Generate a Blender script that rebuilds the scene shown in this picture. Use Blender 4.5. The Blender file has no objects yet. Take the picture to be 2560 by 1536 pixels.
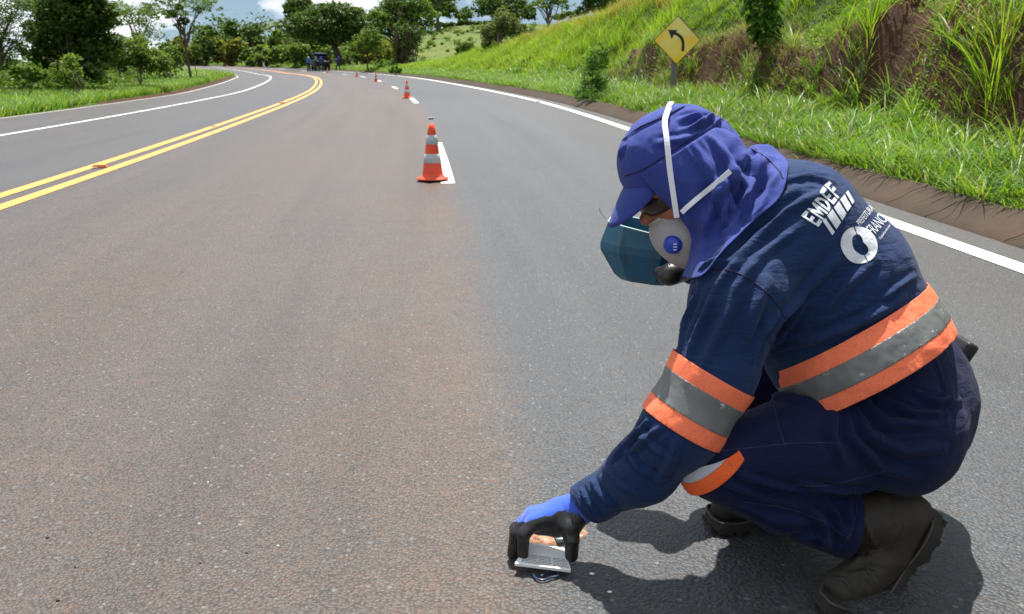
import bpy, bmesh, math, random
import numpy as np
from mathutils import Vector, Matrix, noise as mnoise
from mathutils.bvhtree import BVHTree

rad = math.radians
SC = bpy.context.scene
COL = SC.collection
random.seed(7)
RNG = np.random.default_rng(7)

# ------------------------------------------------------------------ camera, light, exposure
EYE = Vector((0.0, 0.0, 1.05))
PITCH = 0.25374
FPX = 2350.0
cam_data = bpy.data.cameras.new('camera')
cam = bpy.data.objects.new('camera', cam_data)
COL.objects.link(cam)
cam.location = EYE
cam.rotation_euler = (math.pi / 2 - PITCH, 0, 0)
cam_data.sensor_width = 36.0
cam_data.lens = 36.0 * FPX / 2560.0
cam_data.clip_start = 0.05
cam_data.clip_end = 4000.0
cam_data.dof.use_dof = True
cam_data.dof.focus_distance = 2.0
cam_data.dof.aperture_fstop = 13.0
SC.camera = cam
SC.render.resolution_x = 1024
SC.render.resolution_y = 614

SUN_ELEV, SUN_AZ = 71.0, 4.0      # azimuth: degrees from +Y towards +X
world = bpy.data.worlds.new('World')
SC.world = world
world.use_nodes = True
wn, wl = world.node_tree.nodes, world.node_tree.links
wn.clear()
w_out = wn.new('ShaderNodeOutputWorld')
w_bg = wn.new('ShaderNodeBackground')
w_bg.inputs['Strength'].default_value = 0.05
w_sky = wn.new('ShaderNodeTexSky')
w_sky.sky_type = 'NISHITA'
w_sky.sun_disc = False
w_sky.sun_elevation = rad(SUN_ELEV)
w_sky.sun_rotation = rad(SUN_AZ)
w_sky.air_density = 1.25
w_sky.dust_density = 0.3
w_sky.ozone_density = 1.6
w_tc = wn.new('ShaderNodeTexCoord')
w_map = wn.new('ShaderNodeMapping')
w_map.inputs['Scale'].default_value = (1.0, 1.0, 2.6)
w_noise = wn.new('ShaderNodeTexNoise')
w_noise.inputs['Scale'].default_value = 4.2
w_noise.inputs['Detail'].default_value = 9.0
w_noise.inputs['Roughness'].default_value = 0.55
w_ramp = wn.new('ShaderNodeValToRGB')
w_ramp.color_ramp.elements[0].position = 0.47
w_ramp.color_ramp.elements[1].position = 0.56
w_mix = wn.new('ShaderNodeMixRGB')
w_mix.inputs['Color2'].default_value = (17.5, 17.8, 18.2, 1)
w_sep = wn.new('ShaderNodeSeparateXYZ'); w_com = wn.new('ShaderNodeCombineXYZ'); w_z = wn.new('ShaderNodeMath')
w_z.operation = 'MULTIPLY_ADD'; w_z.inputs[1].default_value = .8; w_z.inputs[2].default_value = .13
wl.new(w_tc.outputs['Generated'], w_sep.inputs[0])
wl.new(w_sep.outputs['X'], w_com.inputs['X']); wl.new(w_sep.outputs['Y'], w_com.inputs['Y'])
wl.new(w_sep.outputs['Z'], w_z.inputs[0]); wl.new(w_z.outputs[0], w_com.inputs['Z'])
wl.new(w_com.outputs[0], w_sky.inputs['Vector'])
wl.new(w_tc.outputs['Generated'], w_map.inputs['Vector'])
wl.new(w_map.outputs[0], w_noise.inputs['Vector'])
wl.new(w_noise.outputs['Fac'], w_ramp.inputs['Fac'])
wl.new(w_ramp.outputs['Color'], w_mix.inputs['Fac'])
wl.new(w_sky.outputs[0], w_mix.inputs['Color1'])
wl.new(w_mix.outputs[0], w_bg.inputs['Color'])
wl.new(w_bg.outputs[0], w_out.inputs['Surface'])

sun_data = bpy.data.lights.new('sun', 'SUN')
sun_data.energy = 5.0
sun_data.angle = rad(0.53)
sun_data.color = (1.0, 0.955, 0.88)
sun = bpy.data.objects.new('sun', sun_data)
COL.objects.link(sun)
_sd = Vector((math.sin(rad(SUN_AZ)) * math.cos(rad(SUN_ELEV)), math.cos(rad(SUN_AZ)) * math.cos(rad(SUN_ELEV)), math.sin(rad(SUN_ELEV))))
sun.rotation_euler = _sd.to_track_quat('Z', 'Y').to_euler()
sun.location = _sd * 50

SC.view_settings.view_transform = 'Standard'
SC.view_settings.look = 'None'
SC.view_settings.exposure = 0.9
SC.view_settings.gamma = 1.0
SC.view_settings.use_curve_mapping = False

# ------------------------------------------------------------------ helpers
_C, _S = math.cos(PITCH), math.sin(PITCH)


def ray(px, py):
    """direction (scaled so that its forward component is 1) seen at a point of the photograph"""
    u = (px - 1280.0) / FPX
    v = (768.0 - py) / FPX
    return np.array([u, _C + v * _S, -_S + v * _C])


def P(px, py, y):
    """point of the place that lies y metres ahead"""
    r = ray(px, py)
    return np.array([0, 0, 1.05]) + r * (y / r[1])


def PZ(px, py, z):
    """point of the place at height z"""
    r = ray(px, py)
    return np.array([0, 0, 1.05]) + r * ((z - 1.05) / r[2])


def tag(o, label=None, cat=None, group=None, kind=None):
    if label: o['label'] = label
    if cat: o['category'] = cat
    if group: o['group'] = group
    if kind: o['kind'] = kind
    return o


def empty(name, loc=(0, 0, 0), rz=0.0):
    o = bpy.data.objects.new(name, None)
    o.empty_display_size = 0.1
    COL.objects.link(o)
    o.location = tuple(loc)
    o.rotation_euler = (0, 0, rz)
    return o


def mesh_obj(name, V, F, mat=None, parent=None, smooth=False, mats=None, midx=None):
    """V in world units (or in the parent's units when the parent is given and local=True)"""
    me = bpy.data.meshes.new(name)
    V = np.asarray(V, dtype=np.float32).reshape(-1, 3)
    if isinstance(F, np.ndarray):
        n, k = F.shape
        me.vertices.add(len(V)); me.vertices.foreach_set('co', V.ravel())
        me.loops.add(n * k); me.loops.foreach_set('vertex_index', F.astype(np.int32).ravel())
        me.polygons.add(n)
        me.polygons.foreach_set('loop_start', np.arange(0, n * k, k, dtype=np.int32))
        me.polygons.foreach_set('loop_total', np.full(n, k, dtype=np.int32))
        me.update(calc_edges=True)
    else:
        me.from_pydata([tuple(v) for v in V.tolist()], [], [tuple(f) for f in F])
        me.update()
    for m in (mats or ([mat] if mat else [])):
        me.materials.append(m)
    if midx is not None:
        me.polygons.foreach_set('material_index', np.asarray(midx, dtype=np.int32))
    if smooth:
        me.polygons.foreach_set('use_smooth', np.ones(len(me.polygons), dtype=bool))
    o = bpy.data.objects.new(name, me)
    COL.objects.link(o)
    if parent is not None:
        under(o, parent)
    return o


def world_of(p):
    m = Matrix.LocRotScale(p.location, p.rotation_euler, p.scale)
    return m if p.parent is None else world_of(p.parent) @ p.matrix_parent_inverse @ m


def under(o, parent):
    """parent o, whose data are in world units, without moving it"""
    o.parent = parent
    o.matrix_parent_inverse = world_of(parent).inverted()
    return o


def local_obj(name, V, F, mat=None, parent=None, smooth=False, **k):
    """same, with V in the parent's own space"""
    o = mesh_obj(name, V, F, mat, None, smooth, **k)
    if parent is not None:
        o.parent = parent
    return o


class MB:
    """collects shapes for one mesh"""
    def __init__(self): self.V = []; self.F = []; self.M = []
    def add(self, V, F, m=0):
        b = len(self.V)
        self.V += [tuple(map(float, v)) for v in V]
        self.F += [tuple(b + i for i in f) for f in F]
        self.M += [m] * len(F)
        return self
    def box(self, c, s, rot=None, m=0, taper=1.0):
        c = np.array(c, float); s = np.array(s, float) / 2
        V = []
        for z in (-1, 1):
            t = taper if z > 0 else 1.0
            for x, y in ((-1, -1), (1, -1), (1, 1), (-1, 1)):
                V.append(np.array([x * s[0] * t, y * s[1] * t, z * s[2]]))
        if rot is not None: V = [np.array(rot @ Vector(v)) for v in V]
        V = [v + c for v in V]
        return self.add(V, [(3, 2, 1, 0), (4, 5, 6, 7), (0, 1, 5, 4), (1, 2, 6, 5), (2, 3, 7, 6), (3, 0, 4, 7)], m)
    def tube(self, pts, r, n=8, m=0, cap=True, flat=1.0):
        pts = [np.array(p, float) for p in pts]
        rs = r if hasattr(r, '__len__') else [r] * len(pts)
        V = []; up = None
        for i, p in enumerate(pts):
            t = pts[min(i + 1, len(pts) - 1)] - pts[max(i - 1, 0)]
            t = t / (np.linalg.norm(t) + 1e-12)
            if up is None:
                a = np.array([0, 0, 1.0]) if abs(t[2]) < .9 else np.array([1.0, 0, 0])
            else: a = up
            x = np.cross(a, t); x /= np.linalg.norm(x) + 1e-12
            up = np.cross(t, x)
            for k in range(n):
                an = 2 * math.pi * k / n
                V.append(p + rs[i] * (math.cos(an) * x + flat * math.sin(an) * up))
        F = []
        for i in range(len(pts) - 1):
            for k in range(n):
                F.append((i * n + k, i * n + (k + 1) % n, (i + 1) * n + (k + 1) % n, (i + 1) * n + k))
        if cap:
            F.append(tuple(range(n - 1, -1, -1))); F.append(tuple((len(pts) - 1) * n + k for k in range(n)))
        return self.add(V, F, m)
    def lathe(self, prof, n=24, m=0, c=(0, 0, 0)):
        V = [(c[0] + r * math.cos(2 * math.pi * k / n), c[1] + r * math.sin(2 * math.pi * k / n), c[2] + z) for r, z in prof for k in range(n)]
        F = [(i * n + k, i * n + (k + 1) % n, (i + 1) * n + (k + 1) % n, (i + 1) * n + k) for i in range(len(prof) - 1) for k in range(n)]
        return self.add(V, F, m)
    def obj(self, name, mat=None, parent=None, smooth=False, local=False, mats=None):
        f = local_obj if local else mesh_obj
        return f(name, self.V, self.F, mat, parent, smooth, mats=mats, midx=(self.M if mats else None))


def material(name, base=(.5, .5, .5), rough=.6, spec=.5, metal=0.0, build=None, **kw):
    m = bpy.data.materials.new(name)
    m.use_nodes = True
    nt = m.node_tree
    b = nt.nodes['Principled BSDF']
    b.inputs['Base Color'].default_value = (*base, 1)
    b.inputs['Roughness'].default_value = rough
    b.inputs['Metallic'].default_value = metal
    b.inputs['Specular IOR Level'].default_value = spec
    for k, v in kw.items():
        b.inputs[k].default_value = v
    if build: build(nt, b)
    return m


def N(nt, t, **kw):
    n = nt.nodes.new(t)
    for k, v in kw.items():
        if k.startswith('i_'): n.inputs[k[2:].replace('_', ' ')].default_value = v
        else: setattr(n, k, v)
    return n


def ramp(nt, fac, stops, interp='LINEAR'):
    r = nt.nodes.new('ShaderNodeValToRGB')
    r.color_ramp.interpolation = interp
    e = r.color_ramp.elements
    while len(e) < len(stops): e.new(0.5)
    for el, (p, c) in zip(e, stops):
        el.position = p
        el.color = (*c, 1) if hasattr(c, '__len__') else (c, c, c, 1)
    nt.links.new(fac, r.inputs['Fac'])
    return r.outputs['Color']


def mixc(nt, fac, a, b, mode='MIX'):
    n = nt.nodes.new('ShaderNodeMixRGB'); n.blend_type = mode
    for s, v in (('Fac', fac), ('Color1', a), ('Color2', b)):
        if isinstance(v, (int, float)): n.inputs[s].default_value = v
        elif isinstance(v, (tuple, list)): n.inputs[s].default_value = (*v, 1) if len(v) == 3 else v
        else: nt.links.new(v, n.inputs[s])
    return n.outputs['Color']


def mth(nt, op, a, b=None, c=None, clamp=False):
    n = nt.nodes.new('ShaderNodeMath'); n.operation = op; n.use_clamp = clamp
    for i, v in enumerate((a, b, c)):
        if v is None: continue
        if isinstance(v, (int, float)): n.inputs[i].default_value = v
        else: nt.links.new(v, n.inputs[i])
    return n.outputs[0]


def noise(nt, scale, detail=4, rough=.5, vec=None, dist=0.0):
    n = nt.nodes.new('ShaderNodeTexNoise')
    n.inputs['Scale'].default_value = scale; n.inputs['Detail'].default_value = detail
    n.inputs['Roughness'].default_value = rough; n.inputs['Distortion'].default_value = dist
    if vec is not None: nt.links.new(vec, n.inputs['Vector'])
    return n.outputs['Fac']


def bump(nt, bsdf, h, strength=.3, dist=.01):
    n = nt.nodes.new('ShaderNodeBump')
    n.inputs['Strength'].default_value = strength; n.inputs['Distance'].default_value = dist
    nt.links.new(h, n.inputs['Height']); nt.links.new(n.outputs[0], bsdf.inputs['Normal'])
    return n


def objvec(nt):
    return nt.nodes.new('ShaderNodeNewGeometry').outputs['Position']


def smooth01(x):
    x = np.clip(x, 0, 1)
    return x * x * (3 - 2 * x)


# cheap smooth value noise on numpy arrays
_NT = np.random.default_rng(3).random((64, 64, 64)).astype(np.float32)
def vnoise(x, y, z=0.0):
    x, y, z = np.broadcast_arrays(np.asarray(x, float), np.asarray(y, float), np.asarray(z, float))
    xi, yi, zi = np.floor(x).astype(int), np.floor(y).astype(int), np.floor(z).astype(int)
    fx, fy, fz = x - xi, y - yi, z - zi
    fx, fy, fz = fx * fx * (3 - 2 * fx), fy * fy * (3 - 2 * fy), fz * fz * (3 - 2 * fz)
    r = 0
    for a in (0, 1):
        for b in (0, 1):
            for c in (0, 1):
                r = r + _NT[(xi + a) & 63, (yi + b) & 63, (zi + c) & 63] * (fx if a else 1 - fx) * (fy if b else 1 - fy) * (fz if c else 1 - fz)
    return r * 2 - 1
def fbm(x, y, z=0.0, oct=3):
    r, a, f = 0, 1.0, 1.0
    for _ in range(oct):
        r = r + a * vnoise(np.asarray(x) * f + 7.3 * _, np.asarray(y) * f + 3.1 * _, np.asarray(z) * f)
        a *= .5; f *= 2.03
    return r
# ------------------------------------------------------------------ solid modelling: smooth-blended bones on a grid -> one skin
class Solid:
    def __init__(self, lo, hi, h):
        self.h = h; self.lo = np.array(lo, float)
        self.n = np.ceil((np.array(hi, float) - self.lo) / h).astype(int) + 1
        self.F = np.full(tuple(self.n), .2, np.float32)

    def _sub(self, lo, hi):
        a = np.maximum(0, np.floor((lo - self.lo) / self.h).astype(int))
        b = np.minimum(self.n, np.ceil((hi - self.lo) / self.h).astype(int) + 1)
        if np.any(b <= a): return None, None
        g = [self.lo[i] + self.h * np.arange(a[i], b[i], dtype=np.float32) for i in range(3)]
        X = np.stack(np.meshgrid(*g, indexing='ij'), -1)
        return (slice(a[0], b[0]), slice(a[1], b[1]), slice(a[2], b[2])), X

    def _blend(self, sl, d, k, op='add'):
        F = self.F[sl]
        if op == 'add':
            hh = np.clip(.5 + .5 * (F - d) / k, 0, 1)
            self.F[sl] = F * (1 - hh) + d * hh - k * hh * (1 - hh)
        elif op == 'cut':
            d = -d
            hh = np.clip(.5 - .5 * (F - d) / k, 0, 1)
            self.F[sl] = F * (1 - hh) + d * hh + k * hh * (1 - hh)

    def cone(self, A, B, ra, rb, k=.02, stretch=None, op='add'):
        A = np.array(A, np.float32); B = np.array(B, np.float32)
        st = stretch[1] if stretch else 1.0
        m = max(ra, rb) * max(1, st) + k + .012
        sl, X = self._sub(np.minimum(A, B) - m, np.maximum(A, B) + m)
        if sl is None: return self
        AB = B - A; L2 = float(AB @ AB) + 1e-12
        Q = X - A
        t = np.clip((Q @ AB) / L2, 0, 1)
        D = Q - t[..., None] * AB
        if stretch:
            u = np.array(stretch[0], np.float32); u /= np.linalg.norm(u)
            c = D @ u
            D = D + ((1 / st - 1) * c)[..., None] * u
        d = np.sqrt((D * D).sum(-1)) - (ra + (rb - ra) * t)
        self._blend(sl, d, k, op); return self

    def chain(self, pts, rs, k=.02, stretch=None):
        for i in range(len(pts) - 1):
            self.cone(pts[i], pts[i + 1], rs[i], rs[i + 1], k, stretch)
        return self

    def ell(self, c, R, r, k=.02, op='add'):
        """c centre, R rows = axes, r radii"""
        c = np.array(c, np.float32); R = np.array(R, np.float32); r = np.array(r, np.float32)
        m = float(max(r)) + k + .012
        sl, X = self._sub(c - m, c + m)
        if sl is None: return self
        q = (X - c) @ R.T
        k0 = np.sqrt(((q / r) ** 2).sum(-1)); k1 = np.sqrt(((q / r ** 2) ** 2).sum(-1)) + 1e-9
        self._blend(sl, k0 * (k0 - 1) / k1, k, op); return self

    def plane(self, p, n, k=.004):
        """keeps what lies behind the plane (normal n points out)"""
        g = [self.lo[i] + self.h * np.arange(self.n[i], dtype=np.float32) for i in range(3)]
        n = np.array(n, float); n /= np.linalg.norm(n); p = np.array(p, float)
        d = (g[0][:, None, None] - p[0]) * n[0] + (g[1][None, :, None] - p[1]) * n[1] + (g[2][None, None, :] - p[2]) * n[2]
        hh = np.clip(.5 - .5 * (self.F - d) / k, 0, 1)
        self.F = (self.F * (1 - hh) + d * hh + k * hh * (1 - hh)).astype(np.float32)
        return self

    def mesh(self, smooth=2):
        F = self.F; F[0] = F[-1] = .2; F[:, 0] = F[:, -1] = .2; F[:, :, 0] = F[:, :, -1] = .2
        S = F < 0
        c = [S[i:F.shape[0] - 1 + i, j:F.shape[1] - 1 + j, k:F.shape[2] - 1 + k] for i in (0, 1) for j in (0, 1) for k in (0, 1)]
        al = c[0].copy(); an = c[0].copy()
        for q in c[1:]: al &= q; an |= q
        act = an & ~al
        idx = np.argwhere(act)
        vid = np.full(act.shape, -1, np.int32); vid[act] = np.arange(len(idx))
        acc = np.zeros((len(idx), 3)); cnt = np.zeros(len(idx))
        i, j, k = idx.T
        cor = {(a, b, d): F[i + a, j + b, k + d] for a in (0, 1) for b in (0, 1) for d in (0, 1)}
        for a0 in cor:
            for ax in range(3):
                if a0[ax]: continue
                a1 = list(a0); a1[ax] = 1; a1 = tuple(a1)
                f0, f1 = cor[a0], cor[a1]
                m = (f0 < 0) != (f1 < 0)
                t = np.where(m, f0 / np.where(m, f0 - f1, 1), 0)
                p = np.array(a0, float)[None, :].repeat(len(idx), 0); p[:, ax] += t
                acc += np.where(m[:, None], p, 0); cnt += m
        V = self.lo + self.h * (idx + acc / np.maximum(cnt, 1)[:, None])
        Q = []
        for ax in range(3):
            s0 = [slice(None)] * 3; s1 = [slice(None)] * 3; s0[ax] = slice(0, -1); s1[ax] = slice(1, None)
            e = S[tuple(s0)] != S[tuple(s1)]
            ed = np.argwhere(e); ins = S[tuple(s0)][e]
            b, d = [(1, 2), (2, 0), (0, 1)][ax]
            ok = (ed[:, b] > 0) & (ed[:, d] > 0) & (ed[:, b] < act.shape[b]) & (ed[:, d] < act.shape[d])
            ed = ed[ok]; ins = ins[ok]
            def v(db, dd):
                q = ed.copy(); q[:, b] -= db; q[:, d] -= dd
                return vid[q[:, 0], q[:, 1], q[:, 2]]
            f = np.stack([v(1, 1), v(0, 1), v(0, 0), v(1, 0)], 1)
            f[~ins] = f[~ins][:, ::-1]
            Q.append(f)
        Q = np.concatenate(Q); Q = Q[(Q >= 0).all(1)]
        for _ in range(smooth): V = relax(V, Q, .5)
        return V, Q


def relax(V, Q, a=.5):
    S = np.zeros_like(V); n = np.zeros(len(V))
    for x, y in ((0, 1), (1, 2), (2, 3), (3, 0)):
        for p, q in ((x, y), (y, x)):
            for c in range(3): S[:, c] += np.bincount(Q[:, p], V[Q[:, q], c], len(V))
            n += np.bincount(Q[:, p], minlength=len(V))
    return V + a * (S / np.maximum(n, 1)[:, None] - V)


def normals(V, Q):
    a, b, c, d = (V[Q[:, i]] for i in range(4))
    fn = np.cross(c - a, d - b)
    Nn = np.zeros_like(V)
    for i in range(4):
        for k in range(3): Nn[:, k] += np.bincount(Q[:, i], fn[:, k], len(V))
    return Nn / (np.linalg.norm(Nn, axis=1)[:, None] + 1e-12)


def bvh(V, Q):
    return BVHTree.FromPolygons([tuple(v) for v in V.tolist()], [tuple(f) for f in Q.tolist()])


def hit(trees, px, py, lift=0.0):
    """first surface met by a sight line"""
    d = Vector(ray(px, py)).normalized()
    best = None
    for t in (trees if isinstance(trees, (list, tuple)) else [trees]):
        loc, nrm, _, dist = t.ray_cast(EYE, d)
        if loc is not None and (best is None or dist < best[2]):
            best = (np.array(loc), np.array(nrm), dist)
    if best is None: return None
    n = best[1] if np.dot(best[1], np.array(d)) < 0 else -best[1]
    return best[0] + n * lift


def folds(V, Q, lines, passes=1):
    """raise and sink the skin along fold lines: (points, height, width)"""
    t = bvh(V, Q); Nn = normals(V, Q); D = np.zeros(len(V))
    for pts, hgt, wid in lines:
        C = []
        for i in range(len(pts) - 1):
            a, b = np.array(pts[i], float), np.array(pts[i + 1], float)
            n = max(2, int(np.linalg.norm((b - a)[:2]) / 14))
            for k in range(n + (i == len(pts) - 2)):
                q = a + (b - a) * k / n
                if len(q) == 2:
                    h = hit(t, q[0], q[1])
                else: h = q
                if h is not None: C.append(h)
        if len(C) < 2: continue
        C = np.array(C); T = np.linspace(0, 1, len(C))
        lo, hi = C.min(0) - wid * 4, C.max(0) + wid * 4
        m = np.where(((V > lo) & (V < hi)).all(1))[0]
        if not len(m): continue
        A, B = C[:-1], C[1:]; d = B - A; L = (d * d).sum(1) + 1e-12
        best = np.full(len(m), 1e9); bt = np.zeros(len(m)); sg = np.zeros(len(m))
        for i in range(len(A)):
            q = V[m] - A[i]; tt = np.clip((q @ d[i]) / L[i], 0, 1)
            r = q - tt[:, None] * d[i]; dist = np.sqrt((r * r).sum(1))
            w = dist < best
            best[w] = dist[w]; bt[w] = (i + tt[w]) / len(A)
            side = np.cross(d[i], Nn[m][w]); sg[w] = np.sign((r[w] * side).sum(1))
        env = np.sin(np.pi * np.clip(bt * .9 + .05, 0, 1)) ** .7
        x = best / wid
        prof = np.exp(-x * x) - .45 * np.exp(-((x - 1.7) / .8) ** 2)
        facing = np.einsum('ij,ij->i', Nn[m], Nn[m][[int(np.argmin(best))]].repeat(len(m), 0)) > -.2
        D[m] += hgt * env * prof * facing
    return V + Nn * D[:, None]


def slab(V, Q, p0, p1, n, lift, keep=None, clip=None):
    """strip of a skin between two parallel planes, lifted off it: returns V, F"""
    bm = bmesh.new()
    n = np.array(n, float); n /= np.linalg.norm(n)
    a, b = float(np.dot(p0, n)), float(np.dot(p1, n))
    lo, hi = min(a, b), max(a, b)
    dv = V @ n
    fm = (dv[Q].max(1) > lo - .012) & (dv[Q].min(1) < hi + .012)
    if keep is not None: fm &= keep(V[Q].mean(1))
    Qs = Q[fm]; used = np.unique(Qs); mp = {int(u): i for i, u in enumerate(used)}
    Nn = normals(V, Q)
    vs = [bm.verts.new(tuple(V[u] + Nn[u] * lift)) for u in used]
    for f in Qs:
        try: bm.faces.new([vs[mp[int(i)]] for i in f])
        except ValueError: pass
    for val, sgn in ((lo, -1), (hi, 1)):
        bmesh.ops.bisect_plane(bm, geom=bm.verts[:] + bm.edges[:] + bm.faces[:], plane_co=tuple(n * val), plane_no=tuple(n * sgn), clear_outer=True, dist=1e-6)
    if clip is not None: bmesh.ops.bisect_plane(bm, geom=bm.verts[:] + bm.edges[:] + bm.faces[:], plane_co=tuple(clip[0]), plane_no=tuple(clip[1]), clear_outer=True, dist=1e-6)
    return bm


def bm_obj(name, bm, mat, parent=None, smooth=True, thick=0.0):
    if thick:
        bm.normal_update()
        g = bmesh.ops.extrude_face_region(bm, geom=bm.faces[:])
        vv = [e for e in g['geom'] if isinstance(e, bmesh.types.BMVert)]
        nn = {v: v.normal.copy() for v in vv}
        for v in vv: v.co += nn[v] * thick
        bmesh.ops.recalc_face_normals(bm, faces=bm.faces[:])
    me = bpy.data.meshes.new(name); bm.to_mesh(me); bm.free()
    me.materials.append(mat)
    if smooth: me.polygons.foreach_set('use_smooth', np.ones(len(me.polygons), bool))
    o = bpy.data.objects.new(name, me); COL.objects.link(o)
    if parent is not None:
        under(o, parent)
    return o


def catmull(pts, n):
    """smooth resampling of a list of points"""
    p = np.array(pts, float); m = len(p)
    e = np.concatenate([[2 * p[0] - p[1]], p, [2 * p[-1] - p[-2]]])
    t = np.linspace(0, m - 1, n); i = np.minimum(t.astype(int), m - 2); f = (t - i)[:, None]
    a, b, c, d = e[i], e[i + 1], e[i + 2], e[i + 3]
    return .5 * (2 * b + (c - a) * f + (2 * a - 5 * b + 4 * c - d) * f ** 2 + (3 * b - a - 3 * c + d) * f ** 3)


def sheet(cols, nu, nv):
    g = np.stack([catmull(c, nv) for c in cols])           # m x nv x 3
    return np.stack([catmull(g[:, j], nu) for j in range(nv)], 1)   # nu x nv x 3


def sheet_faces(nu, nv):
    i = np.arange(nu - 1)[:, None] * nv + np.arange(nv - 1)[None, :]
    return np.stack([i, i + nv, i + nv + 1, i + 1], -1).reshape(-1, 4)


def thicken(V, F, t):
    """closed sheet of thickness t"""
    bm = bmesh.new(); vs = [bm.verts.new(tuple(v)) for v in V]
    for f in F: bm.faces.new([vs[int(i)] for i in f])
    bm.normal_update()
    return bm
# ------------------------------------------------------------------ the road's course
DS = 0.5
SS = np.arange(-40, 330, DS)
_KS = np.array([-10, 20, 45, 75, 110, 160, 260.])
def _sm(a, n):
    k = np.hanning(n + 2)[1:-1]; k /= k.sum()
    return np.convolve(np.pad(a, n // 2, mode='edge'), k, 'same')[n // 2: n // 2 + len(a)]
_k = _sm(np.interp(SS, _KS, np.array([3.94146, 2.15908, 1.51126, 2.86111, 2.97897, 3.02271, 3.16368]) * 1e-3), 21)
_i0 = int(np.argmin(abs(SS)))
_th = np.cumsum(_k) * DS
_th = _th - _th[_i0] + 0.06975
_cx = -np.cumsum(np.sin(_th)) * DS; _cx = _cx - _cx[_i0] - 3.41018
_cy = np.cumsum(np.cos(_th)) * DS; _cy = _cy - _cy[_i0]
_cz = _sm(np.interp(SS, _KS, [0, 0, -.10253, .01545, -.02747, .47676, .97181]), 31)
_ce = _sm(np.interp(SS, [-10, 5, 20, 45, 75, 110, 160, 260.], [0, 0, .02523, .03118, .01149, .02304, -.01224, -.00065]), 31)

O_WHITE_R, O_DASH, O_WHITE_L, O_EDGE_L = 6.434, 3.537, -3.251, -5.924
O_KERB0, O_KERB1 = 6.74, 7.10      # foot and crown of the kerb
O_SHOULDER = 6.80
O_ROAD_L = -6.15


def so_to_xyz(s, o, dz=0.0):
    s = np.asarray(s, float); o = np.asarray(o, float)
    x = np.interp(s, SS, _cx); y = np.interp(s, SS, _cy); t = np.interp(s, SS, _th)
    z = np.interp(s, SS, _cz) + np.interp(s, SS, _ce) * np.clip(o, -7, 7.5)
    return np.stack([x + o * np.cos(t), y + o * np.sin(t), z + dz + 0 * o], -1)


def xy_to_so(x, y):
    d = (_cx - x) ** 2 + (_cy - y) ** 2
    i = int(np.argmin(d))
    t = _th[i]
    dx, dy = x - _cx[i], y - _cy[i]
    return SS[i] + (-math.sin(t) * dx + math.cos(t) * dy), math.cos(t) * dx + math.sin(t) * dy


def bank_h(s):
    return np.interp(s, [-40, 0, 8, 40, 62, 80, 100, 125, 330], [3.6, 3.6, 3.5, 2.65, 2.1, 1.35, .6, .25, .2])


def profile(s, o):
    """height of the ground above the road's own surface"""
    s = np.asarray(s, float); o = np.asarray(o, float)
    w = 0.5 * fbm(s * .35, o * .2, 1.0)
    oo = o + w * np.clip((o - 8) / 2, 0, 1) * .7
    bh = bank_h(s) * (1 + .06 * vnoise(s * .12, 5.0))
    cut = np.interp(s, [-40, 16, 24, 30, 330], [1, 1, .55, .0, 0])          # how steep and bare the foot is
    foot = 8.75
    verge = np.interp(oo, [O_KERB1, 7.6, foot], [.10, .13, .26])
    a = np.clip((oo - foot) / np.where(cut > .5, .42, 1.2), 0, 1)
    step = bh * np.interp(s, [-40, 18, 30, 330], [.31, .31, .22, .2]) * (1 + .38 * fbm(s * .45, 3.0, 31.0, 2))
    b = smooth01((oo - foot - .5) / 3.4)
    right = verge + step * smooth01(a) + np.maximum(bh - step - .26, 0) * b
    right = right + np.clip(oo - 12.6, 0, 60) * .012
    right = right + np.where(oo > foot - .2, .13 * fbm(s * 1.3, oo * 1.5, 2.2) + (.06 + .10 * np.exp(-((oo - 9.3) / .6) ** 2)) * fbm(s * 3.5, oo * 2.2, 4.4, 3), 0.02 * vnoise(s * 2, oo * 2)) * np.clip((oo - O_KERB1) / .4, 0, 1) * np.clip(bh / 1.5, .3, 1)
    lo = -o
    left = np.interp(lo, [0, 6.05, 6.3, 7.5, 12, 20, 32, 60, 400], [-.06, -.06, .02, .10, .12, -.2, -1.2, -2.2, -2.6])
    left = left + .03 * fbm(s * .8, o * .8, 6.0) * np.clip((lo - 6.2) / 1.0, 0, 1)
    mid = -.06
    return np.where(o > O_KERB1 - .02, right, np.where(o > 0, mid, left))


def hill(x, y):
    """pasture hill beyond the outside of the bend"""
    y_ = np.maximum(y, 1)
    r = smooth01((y_ - 95) / 120.0) * smooth01((x / y_ + .205) / .16) * 7.5
    return r * (1 + .05 * fbm(x * .03, y * .03, 3.0))


def ground_z(x, y):
    s, o = xy_to_so(x, y)
    return float(so_to_xyz(s, o)[2] + profile(s, o) + (hill(x, y) if o > 9 else 0))


def on_ground(px, py, zoff=0.0, y0=2.0, y1=400):
    """where the sight line through a photograph point meets the ground"""
    r = ray(px, py)
    prev = None
    y = y0
    while y < y1:
        q = np.array([0, 0, 1.05]) + r * (y / r[1])
        s, o = xy_to_so(q[0], q[1])
        g = so_to_xyz(s, o)[2] + (profile(s, o) if (o > O_KERB1 or o < O_ROAD_L) else 0) + (hill(q[0], q[1]) if o > 9 else 0)
        if q[2] <= g + zoff:
            return q
        y *= 1.004
    return q


def at_ground(px, y):
    """point of the ground straight below the sight line of column px, y metres ahead"""
    x = (px - 1280) / FPX * y * (_C + _S * .06)
    x = (px - 1280) / FPX * (y * _C + 1.0 * _S)
    return np.array([x, y, ground_z(x, y)])


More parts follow.
